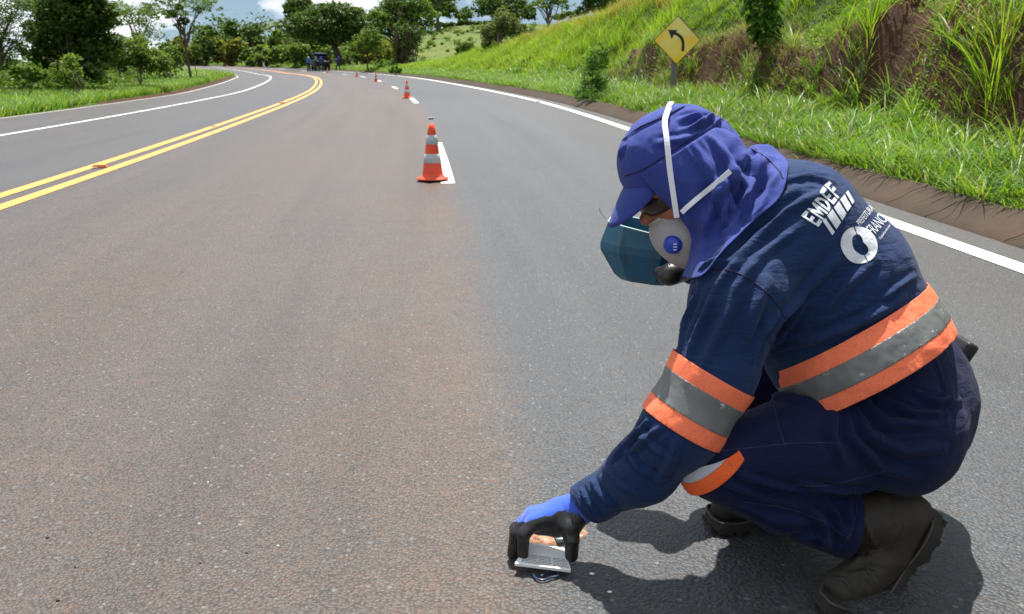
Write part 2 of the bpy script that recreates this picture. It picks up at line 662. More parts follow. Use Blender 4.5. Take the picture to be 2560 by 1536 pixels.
# ------------------------------------------------------------------ materials of the setting
def _asphalt(nt, b):
    uv = N(nt, 'ShaderNodeUVMap', uv_map='so').outputs[0]
    sep = nt.nodes.new('ShaderNodeSeparateXYZ'); nt.links.new(uv, sep.inputs[0])
    o = sep.outputs['X']
    pos = objvec(nt)
    # wavy position across the road
    wv = noise(nt, .9, 4, .6, pos)
    ow = mth(nt, 'ADD', o, mth(nt, 'MULTIPLY', mth(nt, 'SUBTRACT', wv, .5), .25))
    # dusty brown lane left of the lane line, greyer lane right of it
    brown = mth(nt, 'MULTIPLY', ramp(nt, mth(nt, 'MULTIPLY_ADD', ow, 1 / 20.0, .5), [(.30, .45), (.48, .35), (.53, .75), (.60, .95), (.674, 1.0), (.683, .10), (.74, .03), (.80, .30), (1, .3)]),
                1.0)
    patch = noise(nt, .55, 5, .6, pos)
    brown = mth(nt, 'MULTIPLY', brown, ramp(nt, patch, [(.3, .6), (.65, 1.0)]))
    grey = mixc(nt, patch, (.039, .047, .056), (.058, .067, .077))
    tan = mixc(nt, noise(nt, 2.3, 4, .6, pos), (.070, .050, .036), (.096, .068, .049))
    col = mixc(nt, mth(nt, 'MULTIPLY', brown, .92), grey, tan)
    # wheel tracks a little darker and smoother
    tr = mth(nt, 'ABSOLUTE', mth(nt, 'SINE', mth(nt, 'MULTIPLY', o, 1.82)))
    col = mixc(nt, mth(nt, 'MULTIPLY', mth(nt, 'POWER', tr, 4.0), .22), col, (.055, .056, .060))
    # long wheel-worn streaks and small blotches
    smp = N(nt, 'ShaderNodeMapping'); smp.inputs['Scale'].default_value = (1.5, .05, 1); nt.links.new(uv, smp.inputs['Vector'])
    stk = noise(nt, 1.6, 5, .6, smp.outputs[0], .3)
    col = mixc(nt, 1.0, col, ramp(nt, stk, [(.32, (.80, .80, .82)), (.5, (1, 1, 1)), (.7, (1.16, 1.15, 1.15))]), 'MULTIPLY')
    blt = noise(nt, 7.5, 6, .72, pos)
    col = mixc(nt, 1.0, col, ramp(nt, blt, [(.34, (.84, .83, .83)), (.46, (1, 1, 1)), (.62, (1.04, 1, .97)), (.72, (1.16, 1.06, .96))]), 'MULTIPLY')
    # aggregate: stones of several sizes in the binder
    v1 = N(nt, 'ShaderNodeTexVoronoi', i_Scale=125.0, feature='F1'); nt.links.new(pos, v1.inputs['Vector'])
    vs = nt.nodes.new('ShaderNodeSeparateColor'); nt.links.new(v1.outputs['Color'], vs.inputs[0])
    st = ramp(nt, vs.outputs[0], [(0, .68), (.35, .90), (.72, 1.0), (.92, 1.10), (1, 1.42)])
    col = mixc(nt, 1.0, col, st, 'MULTIPLY')
    tint = ramp(nt, vs.outputs[1], [(0, (1.22, .92, .70)), (.3, (1.06, .98, .92)), (.6, (1, 1, 1)), (1, (.90, 1.0, 1.10))])
    col = mixc(nt, .8, col, tint, 'MULTIPLY')
    gap = ramp(nt, v1.outputs['Distance'], [(0.0, 1.0), (.46, 1.0), (.72, .48)])
    col = mixc(nt, .75, col, gap, 'MULTIPLY')
    v2 = N(nt, 'ShaderNodeTexVoronoi', i_Scale=44.0, feature='F1'); nt.links.new(pos, v2.inputs['Vector'])
    v2s = nt.nodes.new('ShaderNodeSeparateColor'); nt.links.new(v2.outputs['Color'], v2s.inputs[0])
    big = mth(nt, 'MULTIPLY', ramp(nt, v2s.outputs[0], [(.80, 0), (.83, 1)]), ramp(nt, v2.outputs['Distance'], [(.20, 1), (.30, 0)]))
    col = mixc(nt, mth(nt, 'MULTIPLY', big, .55), col, (.17, .18, .19))
    pit = mth(nt, 'MULTIPLY', ramp(nt, v2s.outputs[1], [(.86, 0), (.89, 1)]), ramp(nt, v2.outputs['Distance'], [(.14, 1), (.26, 0)]))
    col = mixc(nt, mth(nt, 'MULTIPLY', pit, .6), col, (.05, .042, .036))
    fine = noise(nt, 240.0, 3, .7, pos)
    col = mixc(nt, 1.0, col, ramp(nt, fine, [(.3, .78), (.7, 1.22)]), 'MULTIPLY')
    rust = noise(nt, 14.0, 4, .65, pos)
    col = mixc(nt, mth(nt, 'MULTIPLY', ramp(nt, rust, [(.60, 0), (.72, .5)]), mth(nt, 'MULTIPLY_ADD', brown, .8, .2)), col, (.13, .062, .034))
    nt.links.new(col, b.inputs['Base Color'])
    nt.links.new(ramp(nt, fine, [(.3, .42), (.7, .60)]), b.inputs['Roughness'])
    h = mth(nt, 'ADD', mth(nt, 'MULTIPLY', v1.outputs['Distance'], -.9), mth(nt, 'MULTIPLY', fine, .5))
    h = mth(nt, 'ADD', h, mth(nt, 'MULTIPLY', big, .5))
    bump(nt, b, h, .75, .0040)

M_ASPHALT = material('asphalt', rough=.55, spec=.42, build=_asphalt)


def _paint(c, dirt):
    def f(nt, b):
        pos = objvec(nt)
        n1 = noise(nt, 3.0, 6, .65, pos)
        n2 = noise(nt, 60.0, 4, .7, pos)
        col = mixc(nt, mth(nt, 'MULTIPLY', ramp(nt, n1, [(.35, 0), (.75, 1)]), .35), c, dirt)
        col = mixc(nt, ramp(nt, n2, [(.50, 0), (.66, .75)]), col, dirt)
        nt.links.new(col, b.inputs['Base Color'])
        bump(nt, b, noise(nt, 160.0, 2, .6, pos), .35, .003)
    return f
M_WHITE = material('white_road_paint', rough=.6, build=_paint((.80, .79, .76), (.42, .40, .37)))
M_WHITE_OLD = material('faded_road_paint', rough=.7, build=_paint((.52, .50, .44), (.25, .24, .21)))
M_YELLOW = material('yellow_road_paint', rough=.6, build=_paint((.86, .335, .05), (.52, .23, .05)))


def _ground(nt, b):
    a = N(nt, 'ShaderNodeAttribute', attribute_name='cover')
    sep = nt.nodes.new('ShaderNodeSeparateColor'); nt.links.new(a.outputs['Color'], sep.inputs[0])
    pos = objvec(nt)
    n1 = noise(nt, 1.6, 6, .65, pos); n2 = noise(nt, 9.0, 5, .7, pos); n3 = noise(nt, .05, 4, .6, pos)
    green = mixc(nt, n2, (.030, .050, .012), (.085, .13, .028))
    far = mixc(nt, n3, (.075, .125, .028), (.12, .155, .040))
    far = mixc(nt, ramp(nt, noise(nt, .35, 6, .7, pos), [(.42, 0), (.7, .75)]), far, (.13, .115, .045))
    green = mixc(nt, sep.outputs[1], green, far)
    soil = mixc(nt, n2, (.030, .016, .011), (.100, .046, .027))
    soil = mixc(nt, ramp(nt, n1, [(.45, 0), (.62, .7)]), soil, (.070, .046, .030))
    k = mth(nt, 'ADD', sep.outputs[0], mth(nt, 'MULTIPLY', mth(nt, 'SUBTRACT', n1, .5), .9))
    col = mixc(nt, ramp(nt, k, [(.42, 0), (.52, 1)]), green, soil)
    nt.links.new(col, b.inputs['Base Color'])
    bump(nt, b, mth(nt, 'ADD', n2, mth(nt, 'MULTIPLY', noise(nt, 38.0, 4, .7, pos), .35)), .9, .06)
M_GROUND = material('earth_and_grass', rough=.95, spec=.15, build=_ground)


def _kerb(nt, b):
    pos = objvec(nt)
    n1 = noise(nt, 3.0, 6, .7, pos); n2 = noise(nt, 35.0, 4, .7, pos)
    col = mixc(nt, n1, (.028, .021, .015), (.076, .055, .040))
    col = mixc(nt, ramp(nt, noise(nt, 1.1, 4, .6, pos), [(.52, 0), (.70, .4)]), col, (.095, .050, .032))
    col = mixc(nt, ramp(nt, n2, [(.35, .4), (.55, 0)]), col, (.05, .035, .027))
    nt.links.new(col, b.inputs['Base Color'])
    bump(nt, b, mth(nt, 'ADD', n1, mth(nt, 'MULTIPLY', n2, .4)), .5, .02)
M_KERB = material('dusty_concrete', rough=.9, spec=.2, build=_kerb)


def leafy(name, c0, c1, trans=.35, rough=.5, c2=None, spec=.14):
    def f(nt, b):
        g = nt.nodes.new('ShaderNodeNewGeometry')
        r = g.outputs['Random Per Island']
        stops = [(0, c0), (1, c1)] if c2 is None else [(0, c0), (.8, c1), (1, c2)]
        col = ramp(nt, r, stops)
        pn = noise(nt, .6, 3, .6, g.outputs['Position'])
        col = mixc(nt, 1.0, col, ramp(nt, pn, [(.3, .72), (.7, 1.25)]), 'MULTIPLY')
        nt.links.new(col, b.inputs['Base Color'])
        tr = nt.nodes.new('ShaderNodeBsdfTranslucent')
        tc = mixc(nt, 1.0, col, (1.5, 1.55, .55), 'MULTIPLY')
        nt.links.new(tc, tr.inputs['Color'])
        ms = nt.nodes.new('ShaderNodeMixShader'); ms.inputs[0].default_value = trans
        nt.links.new(b.outputs[0], ms.inputs[1]); nt.links.new(tr.outputs[0], ms.inputs[2])
        nt.links.new(ms.outputs[0], nt.nodes['Material Output'].inputs['Surface'])
    return material(name, rough=rough, spec=spec, build=f)

M_GRASS = leafy('verge_grass', (.032, .100, .014), (.160, .275, .035), .40, .42, (.28, .25, .10), spec=.28)
M_TALL = leafy('tall_grass', (.09, .175, .015), (.21, .32, .035), .45, .45, (.34, .30, .12))
M_DRY = leafy('dry_grass', (.15, .10, .06), (.33, .25, .15), .2, .8)
M_STRAW = leafy('straw_grass', (.22, .20, .06), (.38, .31, .11), .35, .7)
M_WEED = leafy('weed_leaves', (.075, .15, .016), (.19, .29, .034), .40, .5)
M_LEAF_DARK = leafy('dark_leaves', (.024, .058, .012), (.075, .13, .024), .30, .5, (.16, .21, .045))
M_LEAF_MID = leafy('mid_leaves', (.048, .10, .017), (.12, .19, .034), .35, .5, (.18, .22, .06))
M_LEAF_LIGHT = leafy('light_leaves', (.075, .13, .022), (.16, .22, .045), .40, .5)
M_LEAF_OLIVE = leafy('olive_leaves', (.085, .11, .035), (.16, .18, .06), .35, .6)
M_LEAF_YELLOW = leafy('yellow_green_leaves', (.11, .14, .025), (.20, .21, .05), .40, .6)
M_LEAF_BROAD = leafy('broad_leaves', (.040, .11, .014), (.095, .20, .026), .35, .6, spec=.15)


def _bark(c0, c1):
    def f(nt, b):
        pos = objvec(nt)
        n1 = noise(nt, 6.0, 5, .7, pos)
        nt.links.new(mixc(nt, n1, c0, c1), b.inputs['Base Color'])
        bump(nt, b, n1, .6, .05)
    return f
M_BARK = material('bark', rough=.9, spec=.2, build=_bark((.05, .036, .026), (.15, .115, .085)))
M_BARK_PALE = material('pale_bark', rough=.9, spec=.2, build=_bark((.13, .10, .075), (.26, .21, .165)))

# ------------------------------------------------------------------ ground sheet
def grid_mesh(name, s_list, o_list, zf, mat, uv=False, cover=None, kind='structure'):
    s, o = np.meshgrid(s_list, o_list, indexing='ij')
    Pn = so_to_xyz(s, o); Pn[..., 2] += zf(s, o, Pn)
    ns, no = s.shape
    i = np.arange(ns - 1)[:, None] * no + np.arange(no - 1)[None, :]
    F = np.stack([i, i + 1, i + no + 1, i + no], -1).reshape(-1, 4)
    ob = mesh_obj(name, Pn.reshape(-1, 3), F, mat, smooth=True)
    me = ob.data
    if uv:
        l = me.uv_layers.new(name='so')
        vi = np.empty(len(me.loops), np.int32); me.loops.foreach_get('vertex_index', vi)
        l.data.foreach_set('uv', np.stack([o.ravel()[vi], s.ravel()[vi]], 1).astype(np.float32).ravel())
    if cover is not None:
        ca = me.color_attributes.new('cover', 'FLOAT_COLOR', 'POINT')
        c = cover(s, o, Pn).reshape(-1, 4).astype(np.float32)
        ca.data.foreach_set('color', c.ravel())
    tag(ob, kind=kind)
    return ob


def _cover(s, o, Pn):
    soil = np.zeros_like(s)
    cut = np.interp(s, [-40, 17, 24, 30, 60, 330], [1, 1, .75, .25, .1, 0])
    soil = soil + cut * np.exp(-((o - 9.15) / .75) ** 2) * (.92 + .40 * fbm(s * .55, o * .8, 21.0))
    soil = soil + .42 * np.exp(-((o - 7.3) / .22) ** 2) + .18 * ((o > 7.2) & (o < 8.7))
    gut = np.interp(s, [-40, 20, 30, 36, 84, 92, 330], [0, 0, .2, 1, 1, 0, 0])
    soil = soil + np.where(o < 0, gut * np.clip((o + 6.9) / .4, 0, 1), 0)
    far = np.clip((np.abs(o) - 16) / 20, 0, 1) * np.ones_like(s)
    far = np.maximum(far, np.clip((s - 70) / 50, 0, 1))
    return np.stack([soil, far, 0 * s, 1 + 0 * s], -1)


def _gz(s, o, Pn):
    h = np.where(o > 9, hill(Pn[..., 0], Pn[..., 1]) * smooth01((o - 9) / 12), 0)
    return profile(s, o) + h

s_l = np.unique(np.concatenate([np.arange(-39, 0, 3.0), np.arange(0, 34, .16), np.arange(34, 90, .8), np.arange(90, 329, 3.0)]))
o_l = np.unique(np.concatenate([-np.geomspace(8.5, 190, 34), np.arange(-8.4, -5.8, .2), np.arange(-5.5, 7, 1.5), [6.62, 7.05, 7.15], np.arange(7.2, 13.4, .12), np.geomspace(13.5, 420, 46)]))
grid_mesh('ground', s_l, o_l, _gz, M_GROUND, cover=_cover)
ff = mesh_obj('field', [(-1500, -600, -3.2), (1500, -600, -3.2), (1500, 2600, -3.2), (-1500, 2600, -3.2)], [(0, 1, 2, 3)], M_GROUND)
ca = ff.data.color_attributes.new('cover', 'FLOAT_COLOR', 'POINT')
ca.data.foreach_set('color', np.tile(np.array([0, 1, 0, 1], np.float32), 4))
tag(ff, kind='structure')

# ------------------------------------------------------------------ road and its markings
s_r = np.unique(np.concatenate([np.arange(-30, 0, 1.0), np.arange(0, 120, .5), np.arange(120, 326, 1.0)]))
grid_mesh('road', s_r, np.concatenate([[O_ROAD_L], np.arange(-6, 6.6, .5), [O_SHOULDER]]), lambda s, o, p: 0 * s, M_ASPHALT, uv=True)


def stripe(name, s0, s1, oc, w, mat, lift=.004, step=.5):
    s = np.arange(s0, s1 + 1e-6, step) if s1 - s0 > step else np.array([s0, s1])
    if s[-1] < s1 - 1e-6: s = np.append(s, s1)
    o = np.array([oc - w / 2, oc + w / 2])
    return grid_mesh(name, s, o, lambda s, o, p: 0 * s + lift, mat)

stripe('yellow_line', -30, 325, -.14, .125, M_YELLOW)
stripe('yellow_line', -30, 325, .14, .125, M_YELLOW)
stripe('white_edge_line', -30, 325, O_WHITE_R, .145, M_WHITE)
stripe('white_lane_line', -30, 325, O_WHITE_L, .11, M_WHITE)
stripe('white_edge_line', -30, 325, O_EDGE_L, .09, M_WHITE_OLD)
_d0 = xy_to_so(*PZ(1128, 465, 0)[:2])[0]
DASHES = []
for k in range(-2, 14):
    a = _d0 + 15.85 * k
    DASHES.append((a, a + 4.1))
    stripe('white_dash', a, a + 4.1, O_DASH - .01, .125, M_WHITE)

# kerb: extruded concrete in short cracked lengths
KP = [(O_KERB0, -.03), (O_KERB0 + .02, .012), (O_KERB0 + .12, .045), (O_KERB0 + .24, .112), (O_KERB0 + .34, .135), (O_KERB1, .138), (O_KERB1 + .1, .10), (O_KERB1 + .12, -.05)]
kerb = tag(empty('kerb', so_to_xyz(0, O_KERB1)), kind='structure')
def kerb_piece(name, s0, s1, parent, jig=0.0, gap=.008, n=2):
    ss_ = np.linspace(s0 + gap, s1 - gap, n)
    V = []
    for s in ss_:
        for o, z in KP:
            V.append(so_to_xyz(s, o + jig, z + jig * .4))
    k = len(KP)
    F = [(i * k + j, (i + 1) * k + j, (i + 1) * k + j + 1, i * k + j + 1) for i in range(n - 1) for j in range(k - 1)]
    b0 = len(V)
    V += V[:k] + V[(n - 1) * k:n * k]
    F += [tuple(b0 + j for j in range(k)), tuple(b0 + k + j for j in range(k - 1, -1, -1))]
    o = mesh_obj(name, V, F, M_KERB, parent, True)
    return o
s = 0.5
while s < 52:
    L = random.uniform(.45, 1.5) if s < 20 else random.uniform(1.0, 2.4)
    kerb_piece('kerb_segment', s, s + L, kerb, random.uniform(-.004, .004), .005 if s < 20 else .006, 3)
    s += L
o = kerb_piece('kerb_run', s, 300, kerb, 0, 0, 500)
o['kind'] = 'stuff'
# ------------------------------------------------------------------ traffic cones
M_CONE = material('red_orange_cone_plastic', rough=.55, spec=.4, build=lambda nt, b: nt.links.new(mixc(nt, noise(nt, 9.0, 5, .6, objvec(nt)), (.62, .060, .022), (.78, .095, .035)), b.inputs['Base Color']))
M_CONE_BAND = material('grey_white_reflective_sleeve', rough=.5, spec=.5, build=lambda nt, b: nt.links.new(ramp(nt, noise(nt, 30.0, 5, .7, objvec(nt)), [(.30, (.12, .13, .14)), (.36, (.38, .42, .44)), (.8, (.46, .50, .52))]), b.inputs['Base Color']))
M_RUBBER = material('black_cone_foot', (.015, .015, .016), .8)


def make_cone():
    root = empty('traffic_cone')
    H = .505
    def rad_at(z): return .099 + (.027 - .099) * (z - .03) / (H - .03)
    # body profile with a flared skirt, hollow at the top
    pr = [(.146, .020), (.147, .027), (.122, .034), (.104, .046), (.095, .062)] + [(rad_at(z), z) for z in np.linspace(.075, H, 8)] + [(rad_at(H) - .004, H + .001), (rad_at(H) - .006, H - .02), (.070, .06)]
    m = MB().lathe(pr, 36); m.obj('cone_body', M_CONE, root, True, local=True)
    for z0, z1 in ((.165, .245), (.330, .410)):
        m = MB().lathe([(rad_at(z0) + .0005, z0 - .001), (rad_at(z0) + .0022, z0), (rad_at(z1) + .0022, z1), (rad_at(z1) + .0005, z1 + .001)], 36)
        m.obj('reflective_band', M_CONE_BAND, root, True, local=True)
    m = MB(); V = []
    m.lathe([(.02, .001), (.118, .001), (.126, .008), (.126, .018), (.10, .022)], 32)
    m.obj('foot', M_RUBBER, root, True, local=True)
    return root


def copy_thing(o, parent=None):
    c = o.copy(); COL.objects.link(c); c.parent = parent
    for ch in [x for x in bpy.data.objects if x.parent == o]:
        copy_thing(ch, c)
    return c


def on_road(px, py):
    q = PZ(px, py, 0)
    for _ in range(6):
        s, o = xy_to_so(q[0], q[1]); q = PZ(px, py, float(so_to_xyz(s, o)[2]))
    return q

cone0 = make_cone()
CONES = [(1082, 452.5, 'nearest traffic cone, standing at the near end of a white dash'), (1018, 246, 'second traffic cone from the worker, beside the second white dash'),
         (940, 205, 'third traffic cone from the worker along the lane line'), (892.5, 192.8, 'fourth traffic cone from the worker along the lane line'),
         (819, 183, 'farthest traffic cone, in front of the parked truck')]
for i, (px, py, lb_) in enumerate(CONES):
    c = cone0 if i == 0 else copy_thing(cone0)
    q = on_road(px, py)
    c.location = q; c.rotation_euler = (RNG.uniform(-.008, .008), RNG.uniform(-.008, .008), RNG.uniform(0, 6))
    tag(c, lb_, 'traffic cone', 'traffic cones along the lane line')

# ------------------------------------------------------------------ road studs
M_STUD_GREY = material('grey_stud_plastic', (.22, .23, .24), .5)
M_STUD_LIGHT = material('worn_white_stud_plastic', rough=.6, build=lambda nt, b: nt.links.new(mixc(nt, noise(nt, 40.0, 4, .7, objvec(nt)), (.35, .32, .28), (.62, .60, .55)), b.inputs['Base Color']))
M_STUD_ORANGE = material('amber_stud_plastic', (.50, .14, .03), .45)
M_STUD_LENS = material('dull_reflector', (.10, .10, .11), .2)


def make_stud(body, lens, w=.105, d=.085, h=.022):
    root = empty('road_stud')
    m = MB().box((0, 0, h / 2), (w, d, h), None, 0, .80)
    o = m.obj('stud_body', body, root, local=True)
    for sg in (1, -1):
        a = math.atan2(h, d * .10)
        V = [(-w * .40, sg * (d * .49 + .0008), h * .16), (w * .40, sg * (d * .49 + .0008), h * .16), (w * .37, sg * (d * .415 + .0012), h * .86), (-w * .37, sg * (d * .415 + .0012), h * .86)]
        local_obj('reflector', V, [(0, 1, 2, 3)] if sg < 0 else [(3, 2, 1, 0)], lens, root)
    return root
st_l = make_stud(M_STUD_LIGHT, M_STUD_LENS, .11, .09, .030)
st_w = make_stud(M_STUD_LIGHT, M_STUD_LENS)
st_o = make_stud(M_STUD_ORANGE, M_STUD_ORANGE, .15, .10, .028)
STUDS = [(st_l, 1077, 299, 'grey road stud just beyond the nearest cone', 'white'), (st_l, 961, 211.5, 'grey road stud between the second and third cones', 'lane'),
         (st_l, 922, 198.6, 'grey road stud between the third and fourth cones', 'lane'), (st_l, 882.5, 190.5, 'grey road stud just past the fourth cone', 'lane'), (st_l, 842, 185.2, 'last grey road stud before the farthest cone', 'lane'),
         (st_w, 1345, 256, 'dirty white road stud on the right edge line, nearest of them', 'edge'), (st_w, 1176, 216, 'road stud on the right edge line, second from the worker', 'edge'), (st_w, 1005, 191, 'road stud on the right edge line near the grass tuft', 'edge'),
         (st_o, 250, 420, 'amber road stud broken loose between the double yellow lines', 'yellow'), (st_o, 706, 259, 'amber road stud between the yellow lines in the bend', 'yellow'), (st_o, 534, 318, 'small amber stud remnant on the left yellow line', 'yellow'),
         (st_w, 343, 279, 'white road stud on the left lane line', 'left'),
         (st_w, 615, 168, 'dark road stud at the far outer edge, leftmost of four', 'far'), (st_w, 655, 169.5, 'dark road stud at the far outer edge, second from left', 'far'),
         (st_w, 696, 171, 'dark road stud at the far outer edge, third from left', 'far'), (st_w, 735, 173.5, 'dark road stud at the far outer edge, beside the parked truck', 'far')]
used_ = set()
for src, px, py, lb_, kd in STUDS:
    c = src if id(src) not in used_ else copy_thing(src)
    used_.add(id(src))
    q = on_road(px, py); s, o = xy_to_so(q[0], q[1])
    c.location = (q[0], q[1], q[2] + .004)
    c.rotation_euler = (0, 0, float(np.interp(s, SS, _th)) + RNG.uniform(-.06, .06) + (.25 if (px, py) == (250, 420) else 0))
    if px == 534: c.scale = (.4, .4, .5)
    tag(c, lb_, 'road stud', 'road studs along the painted lines')
sh = on_road(236, 422)
o = MB().box((sh[0], sh[1], sh[2] + .008), (.05, .03, .008), Matrix.Rotation(.4, 3, 'Z')).obj('stud_fragment', M_STUD_LIGHT)
tag(o, 'white chip broken off beside the loose amber stud', 'debris')

# ------------------------------------------------------------------ road sign
def _sign(nt, b):
    pos = objvec(nt)
    n1 = noise(nt, 2.2, 5, .65, pos); n2 = noise(nt, 9.0, 5, .7, pos)
    col = mixc(nt, ramp(nt, n1, [(.38, 0), (.62, 1)]), (.90, .60, .02), (.80, .72, .24))
    col = mixc(nt, ramp(nt, n2, [(.60, 0), (.78, .7)]), col, (.62, .38, .03))
    nt.links.new(col, b.inputs['Base Color'])
M_SIGN = material('weathered_yellow_sign_face', rough=.45, spec=.5, build=_sign)
M_SIGN_BLACK = material('black_sign_print', (.018, .015, .012), .5)
M_POST = material('grey_weathered_post', rough=.9, spec=.2, build=lambda nt, b: nt.links.new(mixc(nt, noise(nt, 12.0, 5, .7, objvec(nt)), (.10, .10, .095), (.22, .215, .20)), b.inputs['Base Color']))
SY = 18.8
sc_ = P(1693, 101, SY)
kpx = (SY * _C) / FPX
hd_s = 59.5 * kpx
gz_s = ground_z(sc_[0] - .02, SY + .06)
sign = tag(empty('road_sign', (sc_[0], SY + .05, gz_s)), 'yellow diamond warning sign with a black left-curving arrow on a grey post', 'road sign')
def sgn(x, y, dy): return (sc_[0] + x * hd_s, SY + dy, sc_[2] + y * hd_s)
def plate(name, pts, y0, y1, mat, parent):
    n = len(pts)
    V = [sgn(x, y, y0) for x, y in pts] + [sgn(x, y, y1) for x, y in pts]
    F = [tuple(range(n)), tuple(range(2 * n - 1, n - 1, -1))] + [(i, (i + 1) % n + 0, (i + 1) % n + n, i + n) for i in range(n)]
    bm = bmesh.new(); vs = [bm.verts.new(v) for v in V]
    for f in F: bm.faces.new([vs[i] for i in f])
    bmesh.ops.recalc_face_normals(bm, faces=bm.faces[:])
    return bm_obj(name, bm, mat, parent, False)
def diamond(r, k=.05):
    q = [(0, r), (r, 0), (0, -r), (-r, 0)]; out = []
    for i in range(4):
        a, b_, c = np.array(q[i - 1]), np.array(q[i]), np.array(q[(i + 1) % 4])
        for t in (0, .33, .66, 1):
            p1 = b_ + (a - b_) * k; p2 = b_ + (c - b_) * k
            out.append(tuple((1 - t) ** 2 * p1 + 2 * t * (1 - t) * b_ + t * t * p2))
    return out
pl = plate('sign_plate', diamond(1.0), 0, .003, M_SIGN, sign)
# thin black border
ro, ri = diamond(.995), diamond(.955)
V = [sgn(x, y, -.0015) for x, y in ro] + [sgn(x, y, -.0015) for x, y in ri]; n = len(ro)
mesh_obj('border', V, [(i, (i + 1) % n, (i + 1) % n + n, i + n) for i in range(n)], M_SIGN_BLACK, sign)
arc = [(.315, -.44), (.315, -.18), (.30, -.02), (.245, .10), (.155, .205), (.03, .285), (-.10, .335)]
inn = [(.195, -.44), (.195, -.18), (.18, -.06), (.135, .03), (.06, .115), (-.05, .19), (-.15, .235)]
V = [sgn(x, y, -.002) for x, y in arc + inn]; n = len(arc)
V += [sgn(x, y, -.002) for x, y in ((-.40, .42), (.0, .41), (-.09, .29), (-.155, .20), (-.24, .045))]
F = [(i, i + 1, n + i + 1, n + i) for i in range(n - 1)] + [(2 * n, 2 * n + 1, 2 * n + 2, 2 * n + 3, 2 * n + 4)]
mesh_obj('arrow', V, F, M_SIGN_BLACK, sign)
m = MB().box((sc_[0] - .03, SY + .065, (sc_[2] + hd_s * .6 + gz_s - .3) / 2), (.105, .085, sc_[2] + hd_s * .6 - gz_s + .3))
m.obj('post', M_POST, sign)
# ------------------------------------------------------------------ parked truck with its crew
M_TRUCK = material('very_dark_blue_paint', (.008, .010, .020), .5, .15)
M_TRUCK_BLUE = material('mid_blue_paint', (.02, .05, .14), .5, .2)
M_GLASS = material('dark_window_glass', (.006, .007, .009), .6, .08)
M_TYRE = material('tyre_rubber', (.014, .014, .014), .85)
M_STEEL = material('pale_grey_panel', (.20, .20, .19), .6)
M_RED = material('tail_lamp_red', (.30, .02, .02), .3)
TY = 119.0
tp = at_ground(806, TY)
ts, to = xy_to_so(tp[0], tp[1])
tz = float(so_to_xyz(ts, min(to, 6.8))[2])
th_t = float(np.interp(ts, SS, _th))
truck = tag(empty('truck', (tp[0], tp[1], tz), .30), 'dark blue utility truck parked in the far lane with its open rear towards us', 'truck')
def tb(name, c, s, mat, parent=truck, bev=.03, taper=1.0):
    o = MB().box((0, 0, 0), s, None, 0, taper).obj(name, mat, parent, local=True)
    o.location = c
    if bev:
        md = o.modifiers.new('soft edge', 'BEVEL'); md.width = bev; md.segments = 2
    return o
tb('chassis', (0, 1.7, .62), (1.7, 5.0, .22), M_TRUCK)
tb('bed_floor', (0, .45, .80), (1.95, 2.5, .12), M_TRUCK)
for sx in (-1, 1): tb('bed_side', (sx * .95, .45, 1.10), (.08, 2.5, .55), M_TRUCK)
tb('bed_front', (0, 1.66, 1.25), (1.85, .08, .85), M_TRUCK)
tb('tailgate', (0, -.86, .86), (1.85, .07, .38), M_TRUCK)
for sx in (-1, 1):
    for sy in (-.72, 1.6): tb('canopy_post', (sx * .92, sy, 1.55), (.06, .06, .75), M_TRUCK, bev=0)
tb('canopy_roof', (0, .45, 1.94), (2.0, 2.5, .10), M_TRUCK)
cb = tb('cab', (0, 2.6, 1.32), (1.85, 1.7, 1.25), M_TRUCK, bev=.10, taper=.86)
tb('rear_window', (0, -.865, .05) if False else (0, 1.735, 1.72), (1.2, .02, .35), M_GLASS, bev=0)
tb('bonnet', (0, 3.85, 1.0), (1.75, 1.1, .55), M_TRUCK, bev=.10)
tb('cab_roof', (0, 2.55, 2.02), (1.62, 1.5, .16), M_TRUCK_BLUE, bev=.05)
tb('roof_lamp', (-.1, 2.2, 2.14), (.9, .3, .10), M_STEEL, bev=.02)
tb('side_panel', (-.80, -.80, 1.45), (.30, .05, .55), M_STEEL, bev=0)
for sx in (-1, 1): tb('tail_lamp', (sx * .82, -.90, .70), (.14, .04, .16), M_RED, bev=0)
wm_ = MB().lathe([(.16, -.11), (.38, -.12), (.42, -.08), (.42, .08), (.38, .12), (.16, .11)], 22)
rm_ = MB().lathe([(0, -.06), (.17, -.10), (.20, 0), (.17, .10), (0, .06)], 14)
for sx in (-1, 1):
    for y in (.2, 3.5):
        w = empty('wheel', (sx * .82, y, .42)); w.parent = truck; w.rotation_euler = (0, math.pi / 2, 0)
        wm_.obj('tyre', M_TYRE, w, True, local=True); rm_.obj('rim', M_STEEL, w, True, local=True)
M_SACK = material('pale_sack_cloth', (.40, .36, .30), .9)
def sack(dx, dy, lb_, mat=M_SACK):
    M = world_of(truck)
    p = M @ Vector((dx, dy, 0.86))
    S = Solid(np.array(p) - .35, np.array(p) + A3_(.35, .35, .45), .04)
    S.ell(np.array(p) + A3_(0, 0, .16), np.eye(3), (.26, .20, .17), .05); S.ell(np.array(p) + A3_(.05, 0, .30), np.eye(3), (.14, .12, .10), .06)
    v, q = S.mesh(1)
    tag(mesh_obj('sack', v, q, mat, None, True), lb_, 'sack', 'sacks in the truck bed')
def A3_(*v): return np.array(v, float)
sack(-.5, -.55, 'pale sack in the truck bed, left of the middle man')
sack(.28, -.55, 'pale sack in the truck bed, right of the middle man')
sack(.68, -.5, 'small brownish sack at the right side of the truck bed', material('brown_sack_cloth', (.35, .17, .10), .9))

